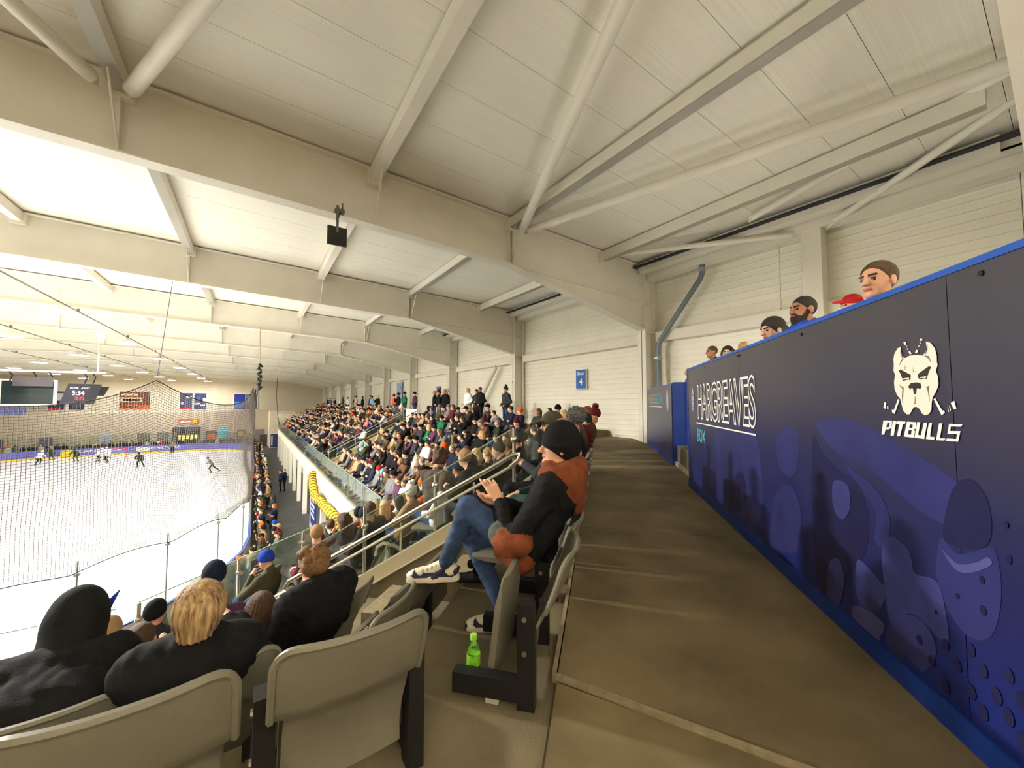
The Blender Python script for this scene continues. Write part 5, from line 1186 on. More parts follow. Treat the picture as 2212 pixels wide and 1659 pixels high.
# --- corner block beyond the stair: seats and people
gS = 'spectators in the corner block beyond the stair'
for row in range(1, 6):
    m0 = MB0 + GO * row + .06; s = 4.62; nth = 0
    send = s_side(m0 + .4, XB - GO * row - .4) - .45
    while s < send:
        p = Q(s, m0); emp = rnd.random() < (.22 if row < 3 else .10)
        if emp:
            lab = 'empty grey seat, %s along the %s of the corner block' % (ordl(nth), ROWN[row])
            seat(p[0], p[1], TREAD[row], RZC, True, lab, 'seats of the corner block', True)
        else:
            seat(p[0], p[1], TREAD[row], RZC, False, 'occupied grey seat, %s along the %s of the corner block' % (ordl(nth), ROWN[row]), 'seats of the corner block', False)
            sit_person(p[0], p[1], TREAD[row], RZC + rnd.uniform(-.2, .2), row, nth, 'the corner block', gS, MID)
        s += .52; nth += 1
# --- side stand
RZS = PI / 2
def in_aisle(y): return any(a - .25 < y < b + .25 for a, b in AISLES)
gM = 'spectators in the side stand'
seats_side = []
for row in range(6):
    X = XB - GO * row - .06; y = Q(s_side(MB0 + GO * row, XB - GO * row), MB0 + GO * row)[1] + (.75 if row else .5); nth = 0
    while y < 58:
        if not in_aisle(y):
            seats_side.append((y, row, X, nth)); nth += 1
        y += .52
seats_side.sort()
BUD = 176; used_ = 0
for y, row, X, nth in seats_side:
    near = y < 20.3
    if rnd.random() < (.15 if near and row < 4 else .07):
        if y < 22: seat(X, y, TREAD[row], RZS, True, 'empty grey seat, %s along the %s of the side stand' % (ordl(nth), ROWN[row]), 'seats of the side stand', y < 14)
        continue
    if near: seat(X, y, TREAD[row], RZS, False, 'occupied grey seat, %s along the %s of the side stand' % (ordl(nth), ROWN[row]), 'seats of the side stand', False)
    if used_ < BUD:
        used_ += 1; sit_person(X, y, TREAD[row], RZS + rnd.uniform(-.25, .25), row, nth, 'the side stand', gM, MID if y < 24 else LOW)
    else:
        h, c, j, t, s = rand_look(); far_stuff.append((rnd.choice(['sit0', 'sit1', 'sit2', 'sit3', 'sit4']), X, y, TREAD[row], RZS + rnd.uniform(-.25, .25), j, t, s, h, c))
# --- people standing behind the last row
STD = [(64.6, 'black'), (61.4, 'white'), (57.6, 'black'), (55.3, 'grey'), (53.2, 'black'), (46.8, 'olive'), (44.0, 'white'), (41.9, 'black'), (40.0, 'cream'), (37.3, 'navy'), (35.5, 'olive'), (33.9, 'sky'), (32.0, 'black'), (28.5, 'orange'), (26.7, 'black'), (25.3, 'green'), (24.1, 'plum'), (20.2, 'black'), (19.6, 'black'), (19.1, 'charcoal'), (18.8, 'black'), (16.2, 'white'), (15.8, 'charcoal'), (15.0, 'black'), (12.9, 'charcoal')]
stl = ['short_hair', 'beanie', 'pom_beanie', 'long_hair', 'short_hair']
for i, (y, j) in enumerate(STD):
    if y > 58: y = 50 + (y - 58) * 1.1
    h, c = (('pom_beanie', 'charcoal') if i == 24 else ('long_hair', 'blond') if i == 21 else ('pom_beanie', 'maroon') if i == 13 else ('short_hair', 'brown') if i == 23 else (pick(HATS)[:2]))
    ps = 'stand1' if i in (24, 23) else rnd.choice(['stand0', 'stand1', 'stand2', 'stand3'])
    k = len(STD) - 1 - i
    lab = '%s jacket, %s, standing behind the back row, %s from the second column' % (j, NAMEH(h, c), ordl(k))
    person((MID if y < 24 else LOW)[ps], (8.38 + .25 * (i % 3 == 1), y, -1.08), RZS + rnd.uniform(-.4, .3), lab, 'people standing behind the side stand', j, 'denim' if i in (21, 24) else rnd.choice(['black', 'denim']), i % 3, h, hm(h, c), ps, rnd.uniform(.96, 1.04)); PCOUNT[0] += 1
# --- rinkside crowd along the boards
k = 0
RK = {0: ('pom_beanie', 'navy', 'navy'), 5: ('beanie', 'black', 'charcoal'), 6: ('beanie', 'orange', 'charcoal'), 7: ('short_hair', 'fair', 'black'), 9: ('pom_beanie', 'maroon', 'grey'), 17: ('beanie', 'royal', 'charcoal'), 18: ('beanie', 'navy', 'brown')}
spots = [(-2.75, 13.0), (-3.6, 12.5), (-1.95, 13.6), (-1.2, 14.1), (-.8, 14.8), (-.15, 15.2), (-.25, 16.3), (.32, 15.3), (.1, 17.3), (.95, 18.3)]
y = 18.0
while y < 63:
    spots.append((.42 + rnd.uniform(-.05, .08), y))
    if rnd.random() < .55: spots.append((.98 + rnd.uniform(-.1, .1), y + .25))
    y += rnd.uniform(.62, 1.0)
for i, (x, y) in enumerate(spots):
    look = RK.get(i); h, c, j, t, s = rand_look()
    if look: h, c, j = look
    ps = rnd.choice(['stand0', 'stand1', 'stand2', 'stand3']); dx, dy = -1.0, (.0 if y > 19 else 0)
    rz = PI / 2 + rnd.uniform(-.3, .3) if y > 18 else math.atan2(-(x + 9.05), -(20.7 - y)) * 0 + math.atan2(20.7 - y, -9.05 - x) - PI / 2
    if PCOUNT[0] < 292:
        lab = '%s coat, %s, standing %s along the rink boards from the near corner' % (j, NAMEH(h, c), ordl(i))
        person((MID if y < 24 else LOW)[ps], (x, y, -6.93), rz, lab, 'people standing along the rink boards', j, t, s, h, hm(h, c), ps, rnd.uniform(.95, 1.04)); PCOUNT[0] += 1
    else: far_stuff.append((ps, x, y, -6.93, rz, j, t, s, h, c))
for i in range(78):
    h, c, j, t, s = rand_look(); far_stuff.append((rnd.choice(['stand0', 'stand1', 'stand2']), -26.5 + i * .345 + rnd.uniform(-.1, .1), 72.3 + .6 * (i % 2) + (.0 if i < 70 else -.6), -6.93, PI + rnd.uniform(-.4, .4), j, t, s, h, c))
for i, (x, y) in enumerate(((1.9, 34.9), (2.2, 35.3))): far_stuff.append(('stand1', x, y, -6.93, PI / 2, 'navy', 'black', 0, 'short_hair', 'dark'))
# the remote part of the crowd, too many to keep one by one
def far_crowd():
    lowb = {k: fmesh(body(J, **kw), .055, 'far_body', BASE) for k, (J, kw) in POSE.items()}; lowh = {}
    for n_, me in HAIRL.items():
        pass
    mats = []; mi = {}
    def mid(m):
        if m not in mi: mi[m] = len(mats); mats.append(m)
        return mi[m]
    V = []; Fc = []; MI = []; off = 0
    cache = {}
    for k, me in list(lowb.items()) + list(hairs(.034).items()):
        co = np.empty(len(me.vertices) * 3); me.vertices.foreach_get('co', co); fv = np.empty(len(me.polygons) * 4, np.int32); me.loops.foreach_get('vertex_index', fv)
        mt = np.empty(len(me.polygons), np.int32); me.polygons.foreach_get('material_index', mt); cache[k] = (co.reshape(-1, 3), fv.reshape(-1, 4), mt)
    for ps, x, y, z, rz, j, t, s, h, c in far_stuff:
        cs, sn = math.cos(rz), math.sin(rz); R = np.array([[cs, -sn, 0], [sn, cs, 0], [0, 0, 1]])
        co, fv, mt = cache[ps]; V.append(co @ R.T + (x, y, z)); Fc.append(fv + off); off += len(co)
        tab = np.array([mid(CL[j]), mid(TR[t]), mid(SK[s]), mid(SHO), 0, 0]); MI.append(tab[mt])
        co, fv, mt = cache[h]; J, kw = POSE[ps]; co = co @ rotm(kw.get('yaw', 0), kw.get('pitch', 0)).T + np.array(J['head']); V.append(co @ R.T + (x, y, z)); Fc.append(fv + off); off += len(co); MI.append(np.full(len(fv), mid(hm(h, c))))
    V = np.concatenate(V); Fc = np.concatenate(Fc); MI = np.concatenate(MI)
    me = bpy.data.meshes.new('distant_crowd'); me.vertices.add(len(V)); me.vertices.foreach_set('co', V.ravel()); me.loops.add(len(Fc) * 4); me.loops.foreach_set('vertex_index', Fc.ravel().astype(np.int32))
    me.polygons.add(len(Fc)); me.polygons.foreach_set('loop_start', np.arange(len(Fc)) * 4)
    for m_ in mats: me.materials.append(m_)
    me.polygons.foreach_set('material_index', MI.astype(np.int32)); me.polygons.foreach_set('use_smooth', np.ones(len(Fc), bool)); me.update(); me.validate()
    o = bpy.data.objects.new('distant_crowd', me); C.objects.link(o); tag(o, 'distant crowd filling the far rows and the far end of the rink', 'crowd', None, 'stuff')
far_crowd()
# ================================================================== SKATERS AND OFFICIALS
SKB = dict(pel=(0, -.05, .82), chest=(0, .16, 1.12), neck=(0, .25, 1.28), head=(0, .33, 1.42), sL=(-.22, .20, 1.22), sR=(.22, .20, 1.22), eL=(-.34, .30, .98), eR=(.34, .30, .98), hL=(-.12, .52, .86), hR=(.20, .50, .80),
           pL=(-.10, -.05, .80), pR=(.10, -.05, .80), kL=(-.18, .18, .50), kR=(.20, .14, .50), aL=(-.22, .0, .14), aR=(.26, -.06, .14), tL=(-.24, .20, .06), tR=(.30, .12, .06))
STRI = dict(pel=(0, 0, .86), chest=(0, .18, 1.14), neck=(0, .28, 1.30), head=(0, .36, 1.44), sL=(-.18, .20, 1.24), sR=(.18, .20, 1.24), eL=(-.24, .36, 1.04), eR=(.26, .10, .98), hL=(-.18, .56, .92), hR=(.24, .30, .86),
            pL=(-.09, 0, .84), pR=(.09, 0, .84), kL=(-.10, .22, .50), kR=(.16, -.20, .50), aL=(-.12, .05, .13), aR=(.24, -.60, .18), tL=(-.12, .24, .05), tR=(.28, -.46, .06))
POSE['skate'] = (SKB, dict(b=1.30, fat=1.15, yaw=0, pitch=-14)); POSE['stride'] = (STRI, dict(yaw=0, pitch=-10)); 
bodies = {k: fmesh(body(POSE[k][0], **POSE[k][1]), .03, 'skater_body', BASE) for k in ('skate', 'stride')}
stickm = mat('pale_stick', (190, 180, 160), .5)
PL = [('skate', -9.83, 56.4, .6, 'darkgreen', 'dark green kit player standing alone in open ice', 1),
      ('skate', -13.73, 62.8, 2.2, 'white', 'white kit player, right one of the pair before the goal', 1),
      ('skate', -14.9, 64.4, -1.6, 'white', 'white kit player, left one of the pair before the goal', 0),
      ('skate', -16.9, 65.6, 2.6, 'darkgreen', 'dark green kit player upright left of the white pair', 0),
      ('skate', -19.9, 69.3, 1.2, 'darkgreen', 'dark green kit player bent over against the far boards', 1),
      ('skate', -19.6, 64.8, -1.9, 'white', 'white kit player skating alone at the far left', 1),
      ('skate', -14.4, 66.0, 3.0, 'white', 'white kit player behind the pair near the far boards', 0)]
for i, (ps, x, y, rz, j, lab, stk) in enumerate(PL):
    o = person(bodies[ps], (x, y, -6.9), rz, lab, 'ice hockey players', j, 'black' if j == 'white' else 'black', 0, 'helmet', CL['white' if j == 'white' else 'black'], ps, 1.04)
    if stk:
        c, s = math.cos(rz), math.sin(rz); T = lambda p: (x + c * p[0] - s * p[1], y + s * p[0] + c * p[1], -6.9 + p[2])
        mb = MB(); mb.tube([T((-.10, .50, .98)), T((.30, .55, .72)), T((.75, .78, .06))], .016, 6); mb.beam(T((.75, .78, .05)), T((.98, .98, .04)), .02, .07)
        tag(mb.build('hockey_stick', stickm), 'hockey stick of the %s' % lab, 'stick')
person(bodies['stride'], (-3.2, 48.05, -6.9), math.radians(95), 'striding referee in grey striped top and black trousers on the ice', None, 'grey', 'black', 0, 'helmet', CL['black'], 'stride', 1.02)
person(LOW['stand0'], (-9.0, 69.5, -6.9), PI, 'upright referee in pale top and black trousers against the far boards', None, 'grey', 'black', 0, 'helmet', CL['black'], 'stand0', 1.03)
# ================================================================== NEAR PEOPLE
LIPS = mat('lips', (176, 96, 88), .5); EYE = mat('eye_dark', (44, 34, 30), .25)
def near_person(F, h, name, label, loc, rz, mats, hair=None, hairmat=None, head=None, hrot=(0, 0, 0), hscale=1.0, lib=None, group=None):
    me = fmesh(F, h, 'person_body', mats); o = link_copy(me, 'person', None, loc, (0, 0, rz)); tag(o, label, 'person', group)
    if hair:
        c = link_copy((lib or NEARH)[hair], hair, o, head, (math.radians(hrot[1]), math.radians(hrot[2]), math.radians(hrot[0])), (hscale,) * 3); c.material_slots[0].link = 'OBJECT'; c.material_slots[0].material = hairmat
    return o
NEARH = hairs(.007)
def fingers(F, w_, fwd, nrm, lat, curl, m=2, sp=.16, s=1.0):
    w_ = np.array(w_, float); f = np.array(fwd, float); f /= np.linalg.norm(f); n = np.array(nrm, float); n -= f * n.dot(f); n /= np.linalg.norm(n); l = np.cross(f, n) * lat
    for i, (len_, c) in enumerate(zip((.95, 1.08, 1.0, .80), curl if isinstance(curl, (list, tuple)) else [curl] * 4)):
        K = w_ + f * .085 * s + l * (.030 - .020 * i) * s; F.rc(w_ + l * (.018 - .012 * i) * s, K, .015 * s, .0125 * s, m, .012)
        d = f + l * sp * (1.5 - i) / 3; d /= np.linalg.norm(d); a = c; p = K
        for q, r in zip((.044, .028, .022), (.0098, .0090, .0082)):
            dd = d * math.cos(a) + n * math.sin(a); p2 = p + dd * q * len_ * s; F.rc(p, p2, r * s, r * .95 * s, m, .004); p = p2; a += c
    T0 = w_ + f * .028 * s + l * .026 * s; d = f * .62 + l * .70 + n * .30; d /= np.linalg.norm(d); T1 = T0 + d * .042 * s; F.rc(T0, T1, .013 * s, .011 * s, m, .01); d2 = f * .9 + l * .25 + n * .25; d2 /= np.linalg.norm(d2); F.rc(T1, T1 + d2 * .032 * s, .011 * s, .009 * s, m, .005)
# --- the seated man in the black beanie (x runs along the row, y down the rake)
S_H = 2.40
HJ = dict(pel=(.0, .44, .53), chest=(-.01, .29, .80), neck=(-.02, .24, .985), head=(-.03, .255, 1.105), sL=(-.20, .28, .90), sR=(.19, .28, .90), eL=(-.27, .50, .585), eR=(.25, .50, .62), hL=(-.10, .60, .775), hR=(.02, .62, .74),
          pL=(-.10, .46, .50), pR=(.10, .46, .49), kL=(-.12, .80, .735), kR=(.07, .86, .52), aL=(-.10, .95, .385), aR=(-.05, .60, .13), tL=(-.10, 1.08, .33), tR=(-.10, .72, .06))
F = body(HJ, b=1.12, hi=True, yaw=22, pitch=4, beard=False, hands=False, hs=1.0)
F.p = [q for q in F.p if q[5] != 3]
F.el((-.01, .155, .91), (.165, .075, .13), 7, .05).el((.02, .145, .80), (.12, .05, .10), 7, .05).rc((-.14, .30, .975), (.12, .30, .975), .052, None, 7, .04).rc((-.17, .24, .95), (-.05, .13, 1.0), .055, None, 7, .04).rc((.16, .24, .95), (.03, .13, 1.0), .055, None, 7, .04)
F.rc((-.275, .44, .60), (-.27, .53, .60), .072, .068, 7, .02).rc((-.24, .555, .615), (-.225, .575, .63), .064, None, 8, .012)
F.rc((-.16, .46, .46), (-.12, .56, .50), .08, .07, 7, .03)
fingers(F, (-.09, .615, .79), (.28, .55, .70), (.75, .2, -.45), 1, [.10, .32, .40, .5])
fingers(F, (.02, .635, .74), (-.45, .80, .25), (-.2, -.2, 1.0), -1, [.35, .30, .28, .25])
F.wr = .0035
hero = near_person(F, .0072, 'hero', 'man in black beanie and black jacket with rust hood, foot up on a seat back', Q(S_H, 0, TREAD[0]), RZC,
    [CL['black'], mat('blue_jeans', (54, 78, 118), .85, .45, 7, .3, 220, rgb2=(32, 48, 78)), SK[0], SHO, HR['dark'], LIPS, EYE, mat('rust_fleece', (122, 60, 26), .9, .25, 14, .35, 200), mat('grey_cuff', (84, 84, 80), .9, .2, 30)], 'low_beanie', CL['black'], (-.03, .25, 1.11), (22, 4, 0), 1.04)
# shoes with sole, upper and panels
def sneaker():
    F = Field()
    F.rc((0, -.10, .012), (0, .16, .012), .036, .040, 0, .02).rc((-.012, .02, .012), (.012, .12, .012), .036, .036, 0, .02)
    F.rc((0, -.09, .045), (0, .13, .035), .034, .036, 1, .02).rc((0, -.085, .06), (0, -.06, .10), .038, .040, 2, .02).rc((0, -.03, .09), (0, .06, .06), .034, .030, 2, .02).rc((0, .10, .048), (0, .17, .030), .034, .028, 2, .02).rc((0, .16, .022), (0, .175, .02), .034, .03, 1, .01)
    F.rc((-.037, .02, .03), (-.03, -.06, .085), .010, .010, 1, .008).rc((.037, .02, .03), (.03, -.06, .085), .010, .010, 1, .008)
    for k in range(4): F.rc((-.026, -.0 + k * .028, .098 - k * .011), (.026, .012 + k * .028, .098 - k * .011), .006, None, 3, .004)
    F.rc((-.03, -.12, .06), (.03, -.12, .06), .012, None, 1, .01)
    F.cuts = [(0, 0, -1, .0)]
    return fmesh(F, .0048, 'sneaker', [mat('sole_white', (216, 208, 188), .6), mat('navy_suede', (40, 42, 66), .8, .2, 30), mat('white_leather', (206, 200, 180), .5), mat('lace_grey', (150, 146, 130), .8)])
snk = sneaker()
link_copy(snk, 'sneaker', hero, (-.10, 1.00, .27), (math.radians(-4), 0, math.radians(8)), (1.02,) * 3)
link_copy(snk, 'sneaker', hero, (-.06, .62, .0), (0, 0, math.radians(14)), (1.0,) * 3)
# --- row of people beyond him
M2 = [CL['charcoal'], TR['black'], SK[0], SHO, HR['brown'], LIPS, EYE, CL['pink'], CL['grey']]
def sitter(base, off=(0, 0, 0), pitch=0, yaw=0, b=1.1, hi=True, **kw):
    J = {k: tuple(np.array(v) + np.array(off)) if k not in ('kL', 'kR', 'aL', 'aR', 'tL', 'tR') else v for k, v in base.items()}
    J.update(kw); return J, body(J, b=b, hi=hi, yaw=yaw, pitch=pitch)
y0 = MB0 - .12
def top_row(s, base, label, jm, hair, hmat, yaw, pitch=0, hsc=1.0, kw={}, b=1.1, glasses=False, extra=None, off=(0, -.06, 0)):
    J, F = sitter(base, off=off, pitch=pitch, yaw=yaw, b=b, **kw); F.wr = .003
    if extra: extra(F, J)
    ms = list(M2); ms[0] = jm
    o = near_person(F, .010, 'p', label, Q(s, y0, TREAD[0]), RZC, ms, hair, hmat, J['head'], (yaw, pitch, 0), hsc)
    if glasses:
        mb = MB()
        for sx in (-.031, .031): mb.tube([(sx + .021 * math.cos(2 * PI * k / 12), .098, .004 + .016 * math.sin(2 * PI * k / 12)) for k in range(13)], .0022, 5)
        mb.tube([(-.074, .0, .01), (-.052, .095, .008)], .0022, 5); mb.tube([(.074, 0, .01), (.052, .095, .008)], .0022, 5); mb.tube([(-.01, .098, .006), (.01, .098, .006)], .002, 5)
        c = mb.build('glasses', mat('red_brown_frame', (110, 50, 40), .4), o, local=True); c.location = J['head']; c.rotation_euler = (math.radians(pitch), 0, math.radians(yaw))
    return o
def scarf(F, J): F.rc((-.10, .12, .98), (.10, .12, .98), .06, None, 7, .03); F.rc((.0, .10, 1.0), (0, .10, .80), .07, .05, 7, .03)
o = top_row(2.98, SIT, 'person in a pink knitted hat with big grey pompom, hidden behind the beanie man', CL['darkgreen'], 'beanie', CL['pink'], 10, 0, 1.05, dict(head=(0, .17, 1.10), kL=(-.12, .82, .62)), extra=scarf)
mb = MB(); r2 = random.Random(5)
mb.ball((0, .07, 1.28), .062, 10)
for k in range(260):
    d = Vector((r2.gauss(0, 1), r2.gauss(0, 1), r2.gauss(0, 1))).normalized(); mb.tube([Vector((0, .07, 1.28)) + d * .02, Vector((0, .07, 1.28)) + d * r2.uniform(.066, .084)], [.008, .006], 4)
c = mb.build('pompom', mat('pompom_grey', (110, 112, 110), .9, .5, 90), o, local=True)
top_row(3.98, LEAN, 'man in olive peaked cap and glasses leaning forward past the beanie man', CL['charcoal'], 'peaked_cap', CL['olive'], 12, -8, 1.05, dict(head=(0, .38, 1.155), neck=(0, .28, 1.02)), glasses=True, off=(0, -.20, .05))
top_row(4.55, SIT, 'dark coated person partly hidden behind the olive cap man', CL['black'], 'short_hair', HR['dark'], 5)
top_row(5.35, SIT, 'person in grey green coat between the capped man and maroon jacket', CL['olive'], 'short_hair', HR['brown'], 15)
top_row(6.43, SIT, 'person in dark green beanie and maroon jacket at the end of the top row', CL['maroon'], 'beanie', CL['darkgreen'], 12, 0, 1.0, dict(head=(0, .14, 1.07)), off=(0, -.10, 0))
top_row(6.98, SIT, 'person in red bobble hat and dark brown leather jacket at the row end', CL['brown'], 'pom_beanie', CL['maroon'], 25, 0, 1.0, dict(head=(0, .0, 1.15)), off=(0, -.16, .03))
top_row(7.6, SIT, 'fair haired person in top corner row before the cream wall', CL['charcoal'], 'long_hair', HR['ginger'], 15)
top_row(8.4, SIT, 'woman with dark hair and black jacket before the cream wall', CL['black'], 'long_hair', HR['dark'], 20)
top_row(9.1, SIT, 'blond woman in blue grey top before the cream wall', CL['sky'], 'long_hair', HR['blond'], 20)
top_row(9.7, SIT, 'person with hand at chin and dark cap before the second column', CL['navy'], 'peaked_cap', CL['black'], 20)
# --- standing man on the corner steps
J = J_(STAND, head=(0, .10, 1.60), eL=(-.25, .10, 1.12), hL=(-.12, .26, .98), hR=(.12, .26, .96), eR=(.25, .10, 1.12), chest=(0, .03, 1.27), neck=(0, .05, 1.46))
F = body(J, b=1.12, hi=True, pitch=-18, yaw=-8); F.wr = .003
near_person(F, .013, 'p', 'curly haired man in brown camouflage jacket standing up in the corner block', Q(5.2, 2.30, TREAD[3] + .12), RZC - 1.75, [mat('camouflage_cloth', (96, 84, 70), .85, 0, 12, .2, 150, rgb2=(46, 42, 38)), TR['denim'], SK[2], SHO, HR['brown'], LIPS, EYE], 'curly_hair', HR['brown'], (0, .10, 1.60), (-8, -18, 0), 1.05)
MATS['camouflage_cloth'].node_tree.nodes
# --- people in dark coats below the foreground seats
def coat(label, loc, rz, J, b, jm, hair, hmat, hsc=1.0, yaw=0, pitch=0, tm=TR['black'], extra=None, h=.010, sc_=1.0, wr=.004):
    F = body(J, b=b, hi=False, yaw=yaw, pitch=pitch, hs=min(1.0, hsc)); F.wr = wr
    if extra: extra(F)
    o = near_person(F, h, 'p', label, loc, rz, [jm, tm, SK[0], SHO, HR['brown'], LIPS, EYE, jm], hair, hmat, J['head'], (yaw, pitch, 0), hsc); o.scale = (sc_,) * 3; return o
EB = lambda x, i: (x, YB + GO * i, TREAD[i])
bh = Field().el((0, -.012, .0), (.104, .120, .125), 0, .02).rc((0, -.05, -.03), (0, -.06, -.10), .085, .07); bh.strand = .0028; bh.cuts = [(0, .80, -.45, .040), (0, 0, -1, .115)]
NEARH['bob_hair'] = fmesh(bh, .006, 'bob_hair', [HR['blond'], HR['blond']])
NEARH['big_hood'] = fmesh((lambda f: (setattr(f, 'cuts', [(0, .90, -.20, .085)]), f)[1])(Field().el((0, -.02, .015), (.118, .138, .150), 0, .04).rc((0, -.06, -.05), (0, -.10, -.20), .115, .14, 0, .06)), .007, 'big_hood', [CL['black'], CL['black']])
coat('person with dark hood up in a black coat at the lower left', EB(-.62, 1), .05, J_(SIT, chest=(-.05, .50, .54), neck=(-.02, .62, .66), head=(0, .74, .755), sL=(-.23, .56, .62), sR=(.15, .56, .62), eL=(-.31, .70, .47), eR=(.22, .70, .47), hL=(-.08, .84, .47), hR=(.05, .84, .45)), 1.28, CL['black'], 'big_hood', CL['black'], .88, 0, -20)
coat('child with streaked blond bob in a black coat below the foreground seats', EB(-.165, 1), 0, J_(SIT, chest=(-.02, .20, .64), neck=(0, .16, .80), head=(0, .19, .905), sL=(-.19, .20, .70), sR=(.155, .20, .70), eL=(-.26, .34, .54), eR=(.22, .34, .54)), 1.16, CL['black'], 'bob_hair', mat('hair_streaked', (206, 172, 122), .5, 0, 14, .35, 120, rgb2=(96, 66, 42), stretch=(4, 4, .35)), .88, -6)
KID = J_(SIT, chest=(0, .22, .52), neck=(0, .20, .66), head=(0, .22, .77), sL=(-.17, .22, .58), sR=(.17, .22, .58), eL=(-.23, .34, .48), eR=(.23, .34, .48), pel=(0, .34, .42))
coat('child with straight brown hair in a black coat beside the blond child', EB(.05, 2), -.1, J_(KID, head=(0, .22, .84), neck=(0, .20, .73), chest=(0, .22, .58)), 1.15, CL['black'], 'long_hair', HR['brown'], .95, 10)
coat('curly fair haired man hunched in a black puffer coat by the gangway', EB(.48, 2), .55, J_(SIT, chest=(0, .18, .80), neck=(0, .14, .98), head=(-.03, .19, 1.08), sL=(-.19, .16, .90), sR=(.19, .16, .90), eL=(-.29, .26, .60), eR=(.29, .30, .60), kL=(-.16, .72, .62), aL=(-.16, .80, .2)), 1.38, CL['black'], 'curly_hair', mat('hair_sandy', (132, 96, 58), .6, .5, 50, .5, 200), .84, 20, -14, TR['khaki'])
coat('small child with reddish brown hair between the hooded and blond people', EB(-.60, 3), 0, J_(KID, head=(0, .12, .92), neck=(0, .12, .80), chest=(0, .14, .64)), 1.1, CL['charcoal'], 'short_hair', HR['brown'], 1.0)
coat('person in dark knitted hat seated behind the blond child', EB(-.27, 4), 0, J_(SIT, head=(0, .42, 1.25), neck=(0, .36, 1.08)), 1.2, CL['plum'], 'beanie', CL['navy'], 1.1)
coat('person in grey puffer jacket and dark hat beyond the blond child', EB(-.85, 5), -.3, SIT, 1.2, CL['charcoal'], 'beanie', CL['black'], 1.0)
coat('person in pale beanie and grey top low beside the grey puffer jacket', EB(-.95, 4), 0, J_(SIT, head=(0, .26, 1.02), neck=(0, .23, .90), chest=(0, .25, .74)), 1.1, CL['grey'], 'beanie', CL['tan'], .95)
coat('person in blue hat at the far left edge of the end block', EB(-3.0, 4), 0, SIT, 1.1, CL['navy'], 'beanie', CL['navy'], 1.0)
hp = MB(); hp.tube([(-.600, 2.84, -1.05), (-.555, 2.87, -.98)], [.022, .002], 10); tag(hp.build('party_horn', CL['royal'], smooth=True), 'pointed royal blue paper horn beside the dark hood', 'horn')
# --- people in the box, standing at the hoarding
def boxer(s, m, zh, label, jm, hair, hmat, yaw=0, beard=False, skin=0, hsc=1.0, rz=0.0, sc_=1.0, hand=None, pitch=0, lean=0.0):
    J = J_(STAND, head=(0, .03 + lean, 1.61)); 
    F = body(J, b=1.05, hi=True, beard=beard, yaw=yaw, pitch=pitch, hands=hand is None); F.wr = .003
    if hand: hand(F)
    if jm is CL['royal']: F.rc((-.10, -.06, 1.45), (.10, -.06, 1.45), .075, None, 0, .05).rc((-.08, .06, 1.44), (.08, .06, 1.44), .06, None, 0, .04)
    z = zh - 1.61 * sc_
    o = near_person(F, .0058, 'p', label, Q(s, m, z), RZC + rz, [jm, TR['black'], SK[skin], SHO, hmat if hair and 'hair' in hair else HR['dark'], LIPS, EYE, CL['royal']], hair, hmat, J['head'], (yaw, pitch, 0), hsc); o.scale = (sc_,) * 3; return o
NEARH['crop_hair'] = fmesh((lambda f: (setattr(f, 'cuts', [(0, .80, -.60, .024), (0, 0, -1, .05), (0, .62, -.78, .03)]), setattr(f, 'strand', .0008), f)[2])(Field().el((0, -.013, .032), (.0755, .0955, .0905), 0, .02)), .006, 'crop_hair', [HR['dark'], HR['dark']])
NEARH['tied_hair'] = fmesh((lambda f: (setattr(f, 'cuts', [(0, .80, -.60, .030)]), f)[1])(Field().el((0, -.018, .036), (.083, .105, .094), 0, .02).el((0, -.115, -.02), (.045, .05, .055), 0, .03)), .006, 'tied_hair', [HR['dark'], HR['dark']])
boxer(2.74, -1.68, .735, 'brown haired man looking over the nearest stretch of hoarding', CL['charcoal'], 'short_hair', HR['brown'], 18, False, 0, 1.02, .15)
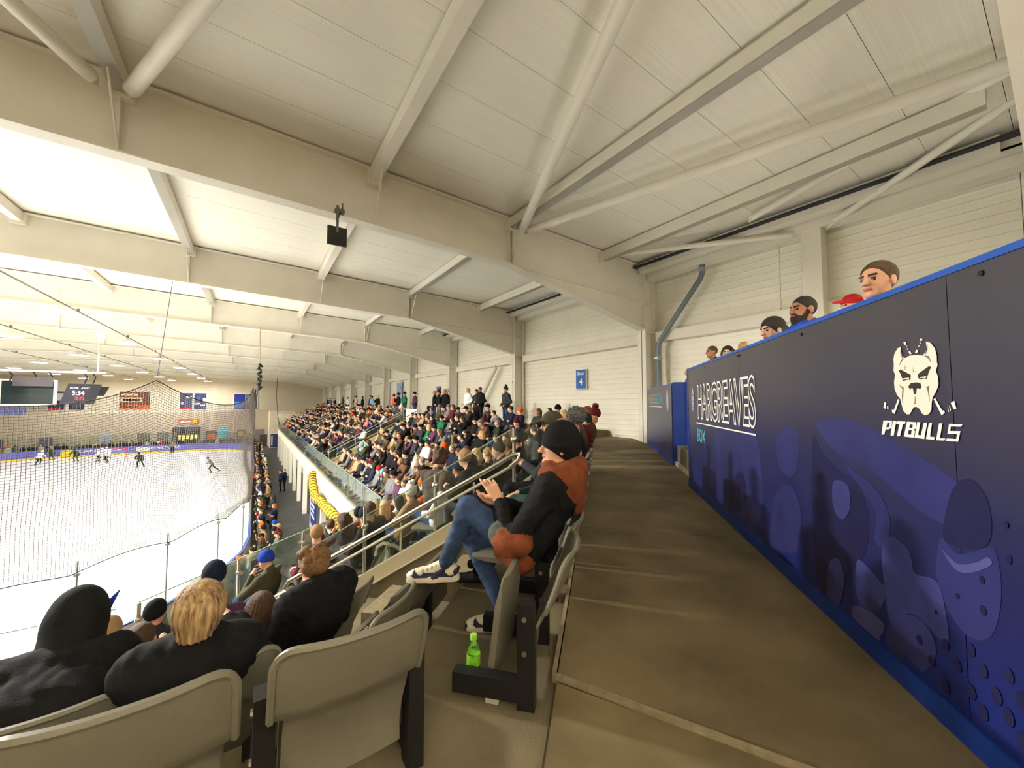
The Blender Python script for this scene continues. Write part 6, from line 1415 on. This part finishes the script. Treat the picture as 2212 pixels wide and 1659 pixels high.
boxer(3.66, -1.70, .775, 'smiling bearded man in a royal blue hoodie behind the hoarding', CL['royal'], 'crop_hair', HR['dark'], 12, True, 2, 1.0, .1)
def sand_hand(F):
    F.rc((-.13, .30, 1.42), (-.13, .30, 1.42), .02, None, 2, .01); fingers(F, (-.10, .19, 1.43), (.0, .8, .5), (.8, 0, -.5), 1, [.3, .4, .45, .5]); fingers(F, (.10, .19, 1.43), (.0, .8, .5), (-.8, 0, -.5), -1, [.3, .4, .45, .5])
    F.rc((-.25, .05, 1.15), (-.10, .19, 1.43), .05, .035, 0, .03); F.rc((.25, .05, 1.15), (.10, .19, 1.43), .05, .035, 0, .03)
b4 = boxer(4.08, -1.63, .685, 'woman with dark hair tied back eating a sandwich behind the hoarding', CL['charcoal'], 'tied_hair', HR['dark'], 14, False, 1, 1.05, .1, 1.0, None, -8)
sd = MB(); sp_ = Q(4.60, -1.52, .605)
sd.hexa([Vector(sp_) + Vector(p) for p in ((-.06, -.03, -.04), (.06, -.03, -.05), (.06, .03, -.05), (-.06, .03, -.04), (-.05, -.03, .02), (.02, -.03, .06), (.02, .03, .06), (-.05, .03, .02))])
o = tag(sd.build('sandwich', mat('bread_brown', (176, 130, 84), .8, .3, 40)), 'brown sandwich held up beside the woman behind the hoarding', 'sandwich')
boxer(5.39, -3.0, 1.17, 'person in a red and black cap seen behind the brown haired man', CL['black'], 'peaked_cap', CL['red'], 5, False, 0, 1.05, .0)
boxer(6.45, -1.92, .745, 'woman with long dark hair smiling towards the camera over the hoarding', CL['black'], 'long_hair', HR['dark'], 0, False, 1, 1.0, 1.1)
boxer(7.9, -2.1, .955, 'man with shaved head in navy jacket at the box doorway', CL['navy'], 'crop_hair', HR['brown'], 5, False, 2, 1.0, .15)
boxer(12.3, -2.6, .90, 'grey haired person just visible above the end of the hoarding', CL['grey'], 'short_hair', HR['grey'], 5)
# ================================================================== lift everything so the ice lies at z = 0
for o in bpy.data.objects:
    if o.parent is None: o.location.z += ZO
print('persons', PCOUNT[0], 'objects', len(bpy.data.objects))
